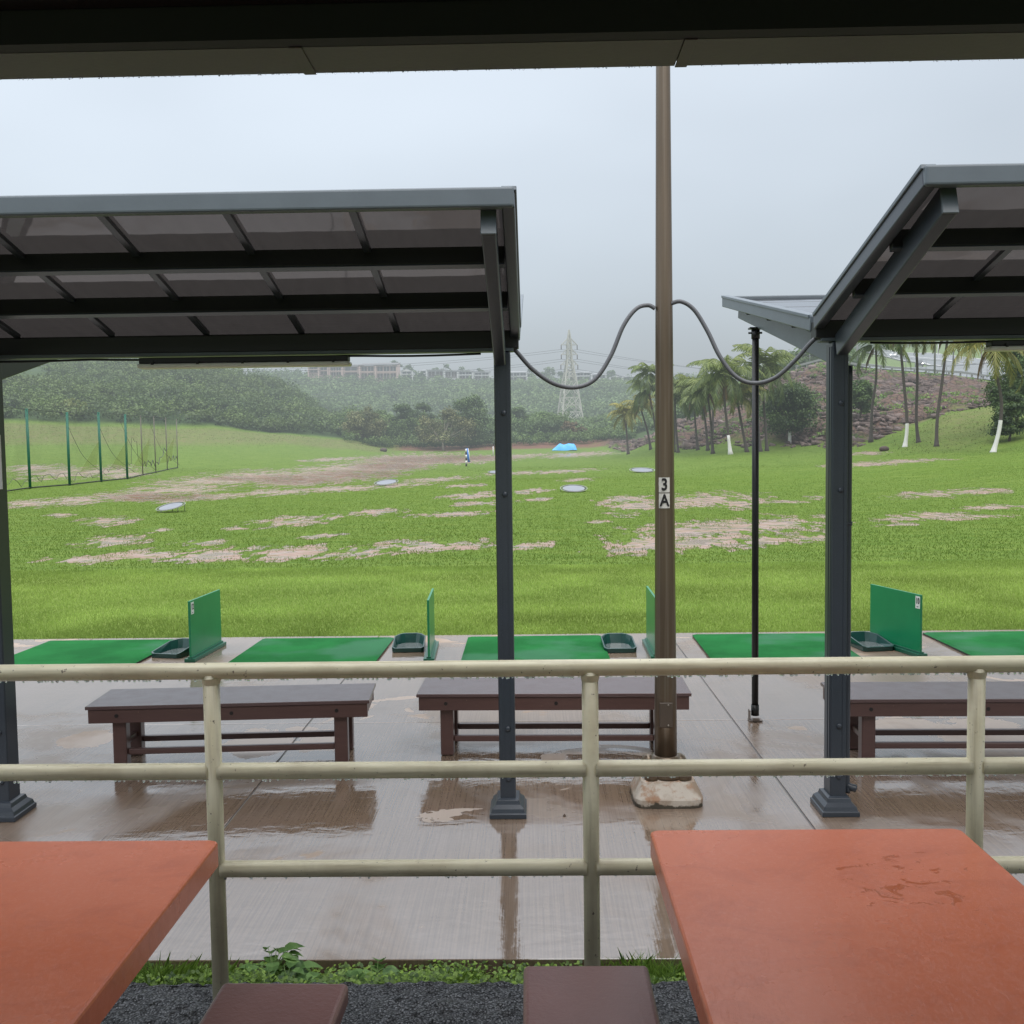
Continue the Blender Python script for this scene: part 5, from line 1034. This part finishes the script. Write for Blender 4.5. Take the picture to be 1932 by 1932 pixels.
P_, S_ = rockscatter(20000, 1150, 2000, .12, .55, .28); rocks('slope_rubble', P_, S_, rock_m, 'brown stony rubble covering the slope below the road')
P_, S_ = rockscatter(1300, 1160, 1720, .35, 1.05, .58); rocks('slope_boulders', P_, S_, rock_m, 'larger grey boulders across the slope on the right')
def dirt(x0): pass
# ================================================================== PYLON AND LINES
py_m = simple('pale_galvanised_steel', (.42, .42, .36), .5, True, .08)
D0 = 285.; pg = UD(1077, D0); ptop = CAMZ+(hz(1077)-625)/F*D0; hb = CAMZ+(hz(1077)-806)/F*D0; PH = ptop-hb
pyl = empty('power_pylon', (pg.x, D0, hb), R(14), 'pale steel lattice power pylon rising from the valley thicket', 'pylon')
px1 = D0/F
lev = [(0, 27), (28, 22), (55, 18), (85, 13.5), (103, 9.6), (112, 8), (126, 5.0), (140, 4.6), (153, 4.4), (164, 3), (181, .3)]   # (px above base, half width px)
def corners(i): z, w_ = lev[i][0]*px1, lev[i][1]*px1*.82; return [Vector((sx*w_, sy*w_, z)) for sx, sy in ((-1, -1), (1, -1), (1, 1), (-1, 1))]
legs = [MB() for _ in range(4)]
for i in range(len(lev)-1):
    a, b = corners(i), corners(i+1)
    for k in range(4): legs[k].bar(a[k], b[k], .27, .27)
for k in range(4): legs[k].build('leg', py_m, pyl)
m = MB()
for i in range(len(lev)-1):
    a, b = corners(i), corners(i+1)
    for k in range(4):
        k2 = (k+1) % 4; m.bar(a[k], b[k2], .13, .13); m.bar(a[k2], b[k], .13, .13); m.bar(b[k], b[k2], .15, .15)
        if i < 4: mid = (b[k]+b[k2])/2; m.bar(a[k], mid, .11, .11); m.bar(a[k2], mid, .11, .11); m.bar((a[k]+b[k])/2, (a[k2]+b[k2])/2, .10, .10)
m.build('lattice', py_m, pyl)
att = []
for (zpx, wpx_) in ((153, 15.5), (135, 15.5), (116, 16.5)):
    for s in (-1, 1):
        m = MB(); tip = Vector((s*wpx_*px1, 0, zpx*px1)); 
        for sy in (-.6, .6): m.bar(Vector((s*.6, sy, zpx*px1)), tip, .14, .14); m.bar(Vector((s*.5, sy, (zpx+11)*px1)), tip, .13, .13)
        for f in (.35, .65): m.bar(Vector((s*.6, 0, zpx*px1)).lerp(tip, f), Vector((s*.5, 0, (zpx+11)*px1)).lerp(tip, f), .09, .09)
        m.build('cross_arm', py_m, pyl); MB().tube([tip, tip-Vector((0, 0, 8.5*px1))], .12, 6).build('insulator', simple('insulator', (.12, .1, .09), .4, True) if False else bark_m, pyl); att.append((s, tip-Vector((0, 0, 8.5*px1))))
wire_m = simple('line_wire', (.10, .11, .12), .5, True)
mw = pyl.matrix_world; bpy.context.view_layer.update(); mw = pyl.matrix_world.copy()
nm = ['top', 'middle', 'lowest']
for i, (s, p) in enumerate(att):
    a = mw @ p; lv = i//2
    side = 'left' if s < 0 else 'right'
    for tgt, way in ((Vector((-190, D0-60, a.z-2+2*(2-lv))), 'left'), (Vector((235, D0+150, a.z+4)), 'right')):
        tg = tgt+Vector((0, 8*s, 0)); pts = [a.lerp(tg, k/24)-Vector((0, 0, 7.5*4*(k/24)*(1-k/24))) for k in range(25)]
        o = MB().tube(pts, .045, 5).build('power_line', wire_m); tag(o, f'{nm[lv]} power line from the {side} cross arm, running away to the {way}', 'power line', 'power lines strung from the pylon')
# ================================================================== HOUSES
pinkw = simple('pink_stucco', (.54, .41, .36), .8, True, .05, .3); creamw = simple('cream_stucco', (.58, .52, .44), .8, True, .05, .3); whitew_ = simple('white_stucco', (.60, .61, .60), .8, True, .05, .3)
roofm = simple('grey_shingle_roof', (.15, .15, .155), .8, True, .15, 1); roofl = simple('pale_roof', (.28, .29, .30), .7, True, .1, 1); glass_h = simple('dark_window', (.05, .06, .07), .25, True); dark_h = simple('dark_balcony', (.085, .07, .065), .8, True); trimw = simple('white_trim', (.6, .6, .58), .6, True)  # the dark balcony tone also serves the ground-floor panes
def house(u0, u1, vt, vb, d, wallm, lbl, group, storeys=2, bays=2, roof='shed', roofmat=roofm, sidewall=0.0, name='townhouse'):
    k = d/F; um = (u0+u1)/2; x0, x1 = (u0-X0)*k, (u1-X0)*k; zt_ = CAMZ+(hz(um)-vt)*k; zb_ = CAMZ+(hz(um)-vb)*k; Hh = zt_-zb_; W_ = x1-x0; D_ = 9.; root = empty(name, ((x0+x1)/2, d+D_/2, zb_), R(0), lbl, 'house', group)
    rh = Hh*.22 if roof != 'gable' else Hh*.34; bh = Hh-rh
    m = MB(); m.box((0, .4, bh/2-1.2), (W_-.1, D_-.8, bh+2.4)); 
    for s in (-1, 1):
        m.add([(s*(W_/2), -D_/2-(.9 if s < 0 else .5), -2.2), (s*(W_/2), D_/2, -2.2), (s*(W_/2), D_/2, bh+(rh if roof == 'shed' else 0)), (s*W_/2, -D_/2-(.9 if s < 0 else .5), bh), (s*(W_/2-.3), -D_/2-(.9 if s < 0 else .5), -2.2), (s*(W_/2-.3), D_/2, -2.2), (s*(W_/2-.3), D_/2, bh+(rh if roof == 'shed' else 0)), (s*(W_/2-.3), -D_/2-(.9 if s < 0 else .5), bh)], [(0, 1, 2, 3), (4, 7, 6, 5), (0, 3, 7, 4), (0, 4, 5, 1), (2, 6, 7, 3), (1, 5, 6, 2)])
    m.build('wall', wallm, root)
    if roof == 'shed': MB().bar((0, -D_/2-1.0, bh+.10), (0, D_/2+.4, bh+rh+.12), W_+.4, .25).build('roof', roofmat, root)
    elif roof == 'gable':
        m = MB(); m.add([(-W_/2-.3, -D_/2-.4, bh-.1), (W_/2+.3, -D_/2-.4, bh-.1), (0, -D_/2-.4, bh+rh), (-W_/2-.3, D_/2, bh-.1), (W_/2+.3, D_/2, bh-.1), (0, D_/2, bh+rh)], [(0, 2, 5, 3), (1, 4, 5, 2)]); m.build('roof', roofmat, root)
        MB().add([(-W_/2, -D_/2-.02, bh-.05), (W_/2, -D_/2-.02, bh-.05), (0, -D_/2-.02, bh+rh-.2)], [(0, 1, 2)]).build('gable', wallm, root)
    else:
        m = MB(); m.add([(-W_/2-.4, -D_/2-.6, bh), (W_/2+.4, -D_/2-.6, bh), (W_/2-1.0, 0, bh+rh), (-W_/2+1.0, 0, bh+rh), (-W_/2-.4, D_/2, bh), (W_/2+.4, D_/2, bh)], [(0, 1, 2, 3), (0, 3, 4), (1, 5, 2), (3, 2, 5, 4)]); m.build('roof', roofmat, root)
    sh = bh/storeys
    for s in range(storeys):
        for b in range(bays):
            cw = (W_-.8)/bays; cx_ = -W_/2+.4+(b+.5)*cw; cz = sh*(s+.5)
            wn_ = empty('window', (cx_, -D_/2+.38+.4-.4, cz)); wn_.parent = root
            MB().box((0, 0, 0), (cw*.80, .06, sh*.66)).build('pane', glass_h if s else dark_h, wn_)
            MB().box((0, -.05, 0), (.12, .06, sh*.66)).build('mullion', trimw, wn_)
        if s < storeys-1 or True: MB().box((0, -D_/2-.35, sh*s+.12), (W_-.7, .9, .22)).build('balcony', wallm if s else dark_h, root)
    return root
G4 = 'townhouses along the far ridge'
for a in [
 (586, 606, 690, 704, 400, pinkw, 'leftmost pink townhouse peeking over the ridge below the light fitting', 2, 1, 'shed'),
 (606, 624, 688, 708, 402, pinkw, 'second pink townhouse from the left on the ridge', 2, 1, 'shed'),
 (626, 650, 687, 711, 403, pinkw, 'pink townhouse left of the gap in the pink row', 2, 2, 'shed'),
 (651, 682, 686, 712, 404, pinkw, 'pink townhouse in the middle of the ridge row', 2, 1, 'shed'),
 (683, 712, 684, 715, 402, pinkw, 'tall pink townhouse with two dark balconies', 2, 2, 'shed'),
 (713, 754, 683, 716, 400, pinkw, 'widest pink townhouse at the right end of the pink row', 2, 3, 'shed'),
 (760, 783, 695, 714, 404, whitew_, 'white gabled house between the pink and grey rows', 2, 1, 'gable'),
 (796, 809, 697, 713, 410, whitew_, 'narrow first house of the grey roofed row', 2, 1, 'hip'),
 (809, 842, 696, 713, 409, whitew_, 'grey roofed white house with two wide windows, second of its row', 1, 2, 'shed'),
 (842, 868, 697, 714, 409, whitew_, 'grey roofed white house in the middle left of its row', 1, 2, 'shed'),
 (868, 896, 698, 716, 410, whitew_, 'grey roofed white house with a lower floor, middle right of its row', 2, 2, 'shed'),
 (897, 928, 700, 716, 411, whitew_, 'grey roofed white house just left of the middle shelter post', 2, 2, 'shed'),
 (958, 998, 700, 719, 408, whitew_, 'pale house immediately right of the middle shelter post', 2, 3, 'hip'),
 (1076, 1118, 701, 718, 405, whitew_, 'pale house behind the pylon', 2, 3, 'hip'),
 (1118, 1146, 704, 724, 402, whitew_, 'pale two storey house right of the pylon with dark balconies', 2, 2, 'hip'),
 (1152, 1176, 708, 722, 405, whitew_, 'low gabled pale house second from the light pole', 1, 2, 'gable'),
 (1176, 1206, 709, 723, 407, whitew_, 'low pale house behind the palms left of the light pole', 1, 2, 'hip'),
 (1279, 1306, 715, 726, 405, whitew_, 'low pale house right of the light pole', 1, 2, 'hip')]:
    house(a[0], a[1], a[2], a[3], a[4], a[5], a[6], G4, a[7], a[8], a[9], roofm if a[5] is pinkw else roofl)
house(36, 76, 681, 693, 268, pinkw, 'pink house on top of the left hill under the shelter arm', None, 1, 2, 'hip', roofl, name='hilltop_house')
# ================================================================== ROAD
t = NT('wet_asphalt'); co = t.pos(); asp = t.done(t.bsdf(t.mix(t.noise(co, .4, 4), (.15, .155, .165), (.23, .235, .25)), .22), True)
linem = simple('road_line_paint', (.6, .6, .58), .5, True)
def strip(name, pts, w_, mat, lift, nx=6, off=0):
    C = catmull([Vector((UD(u, d).x, d, 0)) for u, d in pts], 10); V = []; n = len(C)
    for i, p in enumerate(C):
        tg = (C[min(i+1, n-1)]-C[max(i-1, 0)]).normalized(); nr_ = Vector((-tg.y, tg.x, 0))
        zc = Hs(p.x, p.y)+lift
        for k in range(nx+1): q = p+nr_*(off+w_*(k/nx-.5)); V.append((q.x, q.y, max(Hs(q.x, q.y)+lift, zc-.4 if False else -9)))
    idx = np.arange(n*(nx+1)).reshape(n, nx+1); return np_mesh(name, V, np.stack([idx[:-1, :-1], idx[:-1, 1:], idx[1:, 1:], idx[1:, :-1]], -1).reshape(-1, 4), mat, smooth=True)
R1 = [(1540, 260), (1620, 245), (1700, 232), (1790, 222), (1880, 212), (2020, 196), (2300, 180)]
tag(strip('road', R1, 110, asp, .12, 30), kind='structure')
R2 = [(1830, 262), (1790, 300), (1740, 330), (1700, 362), (1660, 392), (1610, 410)]
tag(strip('side_road', R2, 17, asp, .30, 8), kind='structure')
for nm_, rr_, of in (('lane_line', R2, 8.0), ('lane_line', R2, -8.0), ('lane_line', R2, 0.), ('lane_line', R1, -28.), ('lane_line', R1, 10.)): tag(strip(nm_, rr_, .5, linem, .38, 1, of), kind='structure')
galv = simple('galvanised_steel', (.20, .21, .215), .5, True); gpost = simple('guard_post_timber', (.19, .185, .175), .7, True)
GR = [(1500, 158), (1600, 158.5), (1700, 157), (1790, 155), (1870, 154), (1960, 153), (2080, 152)]
Cg = catmull([Vector((UD(u, d).x, d, 0)) for u, d in GR], 12); gr = empty('guard_rail', tuple(UD(1790, 155)), 0, 'grey guard rail on stout posts along the top of the rocky slope', 'guard rail'); GO = gr.location.copy()
def along(C, step):
    out = [C[0].copy()]; acc = 0
    for a, b in zip(C, C[1:]):
        L_ = (b-a).length; s = step-acc
        while s <= L_: out.append(a.lerp(b, s/L_)); s += step
        acc = (acc+L_) % step
    return out
gp = [p for p in along(Cg, 1.6)]
for p in gp: MB().box(Vector((p.x, p.y, Hs(p.x, p.y)+.32))-GO, (.2, .2, .85)).build('post', gpost, gr)
for dz, nm_ in ((.62, 'rail_beam'),):
    m = MB(); pts = [Vector((p.x, p.y-.16, Hs(p.x, p.y)+dz))-GO for p in gp]
    for a, b in zip(pts, pts[1:]): m.bar(a, b, .06, .30)
    m.build(nm_, galv, gr)
t = NT('chain_link'); df = t.n('BsdfDiffuse', i_Color=(.28, .29, .3, 1)); tp_ = t.n('BsdfTransparent'); mx = t.n('MixShader', i_0=.10); t.l(tp_.outputs[0], mx.inputs[1]); t.l(df.outputs[0], mx.inputs[2]); chain_m = t.done(mx.outputs[0])
cf = empty('chain_link_fence', tuple(UD(1790, 160)), 0, 'thin chain link fence behind the guard rail', 'fence'); CO = cf.location.copy()
Cc = [p+Vector((0, 3.0, 0)) for p in Cg]; cp = along(Cc, 2.9); tops = []
for p in cp:
    z = Hs(p.x, p.y); MB().tube([Vector((p.x, p.y, z))-CO, Vector((p.x, p.y, z+2.1))-CO], .045, 6).build('post', galv, cf); tops.append(Vector((p.x, p.y, z+2.08))-CO)
MB().tube(tops, .032, 5).build('top_rail', galv, cf)
vs = []
for q in tops: vs += [q-Vector((0, 0, 2.0)), q]
MB().add(vs, [(2*j, 2*j+2, 2*j+3, 2*j+1) for j in range(len(tops)-1)]).build('mesh_panel', chain_m, cf)
for (u, vt, d, lb, r_) in [(1756, 560, 155, 'grey utility pole behind the leaning dark palm', .13), (1790, 570, 160, 'second grey utility pole left of the drooping palm fronds', .11), (1842, 640, 158, 'thin grey pole right of the drooping palm fronds', .10), (1612, 640, 175, 'thin grey pole beyond the right shelter post', .09)]:
    g = UD(u, d); h_ = CAMZ+(hz(u)-vt)/F*d-g.z; o = MB().tube([(0, 0, -.2), (0, 0, h_)], [r_*1.2, r_*.8], 8).build('utility_pole', gpost); o.location = g; tag(o, lb, 'pole')
for (u, vb, vt, d, lb) in [(1849, 684, 640, 270, 'white street lamp across the road, nearest the curved palm'), (1762, 672, 650, 345, 'small white street lamp by the road bend')]:
    g = UD(u, d); h_ = CAMZ+(hz(u)-vt)/F*d-g.z; e = empty('street_lamp', tuple(g), 0, lb, 'street lamp', 'white street lamps by the road'); MB().tube([(0, 0, 0), (0, 0, 1.2), (0, 0, h_)], [.32, .17, .12], 8).build('post', wht, e); MB().box((0, -.3, h_), (.3, 1.0, .25)).build('lamp_head', wht, e); MB().box((0, 0, .3), (.9, .9, .6)).build('base', wht, e)
# vehicles
tyre = simple('tyre', (.02, .02, .02), .7, True); cgl = simple('car_glass', (.03, .04, .05), .1, True)
lampm = NT('lit_headlight'); lampm = lampm.done(lampm.n('Emission', i_Color=(1, .98, .9, 1), i_Strength=6).outputs[0])
def car(u, vbase, d, yaw, paint, lbl, pickup=False, lit=False):
    g = UD(u, d, .15); e = empty('parked_car' if False else 'passing_car' if not pickup else 'pickup_truck', tuple(g), yaw, lbl, 'pickup' if pickup else 'car'); W_, L_ = 1.9, 4.9; hb_ = .95 if not pickup else 1.05
    m = MB()   # front faces -Y
    prof = [(-L_/2, .35), (-L_/2, hb_*.85), (-L_/2+.25, hb_), (-L_*.22, hb_+.08), (-L_*.06, 1.62 if not pickup else 1.75), (L_*.16 if pickup else L_*.36, 1.66 if not pickup else 1.78), (L_*.24 if pickup else L_/2-.08, hb_+.12), (L_/2, hb_+.05), (L_/2, .38)]
    k = len(prof); vs = []
    for s in (-1, 1):
        for (y, z) in prof: vs.append((s*W_/2*(1 if z < hb_+.2 else .8), y, z))
    m.add(vs, [tuple(range(k-1, -1, -1)), tuple(range(k, 2*k))]+[(i, (i+1) % k, k+(i+1) % k, k+i) for i in range(k)]); m.build('body', paint, e, bevel=.05)
    m = MB(); a, b = prof[3], prof[4]; y0, z0, y1, z1 = a[0]+.08, a[1]+.06, b[0]-.03, b[1]-.08; m.add([(-.80, y0-.03, z0+.02), (.80, y0-.03, z0+.02), (.68, y1-.04, z1), (-.68, y1-.04, z1)], [(0, 1, 2, 3)]); m.build('windscreen', cgl, e)
    for s in (-1, 1):
        MB().add([(s*.93, -L_*.16, hb_+.14), (s*.93, (L_*.18 if pickup else L_*.38), hb_+.14), (s*.80, (L_*.13 if pickup else L_*.32), hb_+.56), (s*.80, -L_*.05, hb_+.56)], [(0, 1, 2, 3)]).build('side_window', cgl, e)
        for yy in (-L_*.31, L_*.31):
            wh = empty('wheel', (s*(W_/2-.08), yy, .36)); wh.parent = e; MB().tube([(-.11, 0, 0), (.11, 0, 0)], .36, 18).build('tyre', tyre, wh); MB().tube([(-.12, 0, 0), (.12, 0, 0)], .2, 12).build('rim', galv, wh)
        MB().sphere((s*.72, -L_/2+.0, .78), .17, 10, 6, (1, .4, .7)).build('headlight', lampm if lit else wht, e)
    return e
car(1727, 697, 268, R(-18), simple('dark_car_paint', (.03, .033, .04), .2, True), 'dark pickup with bright headlights driving towards the camera on the wet road', True, True)
car(1681, 680, 352, R(-30), simple('white_car_paint', (.6, .61, .63), .2, True), 'pale car further up the wet road, left of the slim palm', False, True)
# edge of the shrubs: a few pale stones on the banks
for i, (u, v, s, lb) in enumerate([(1664, 851, .35, 'pale stone on the grass at the foot of the rocks'), (725, 852, .5, 'pale boulder at the foot of the bare bank left of the trees')]):
    g = UD(u, gd(u, v, 80, 200)); o = MB().sphere((0, 0, s*.5), s, 9, 7, (1.3, 1, .8)).build('stone', rock_m); o.location = g; tag(o, lb, 'stone')
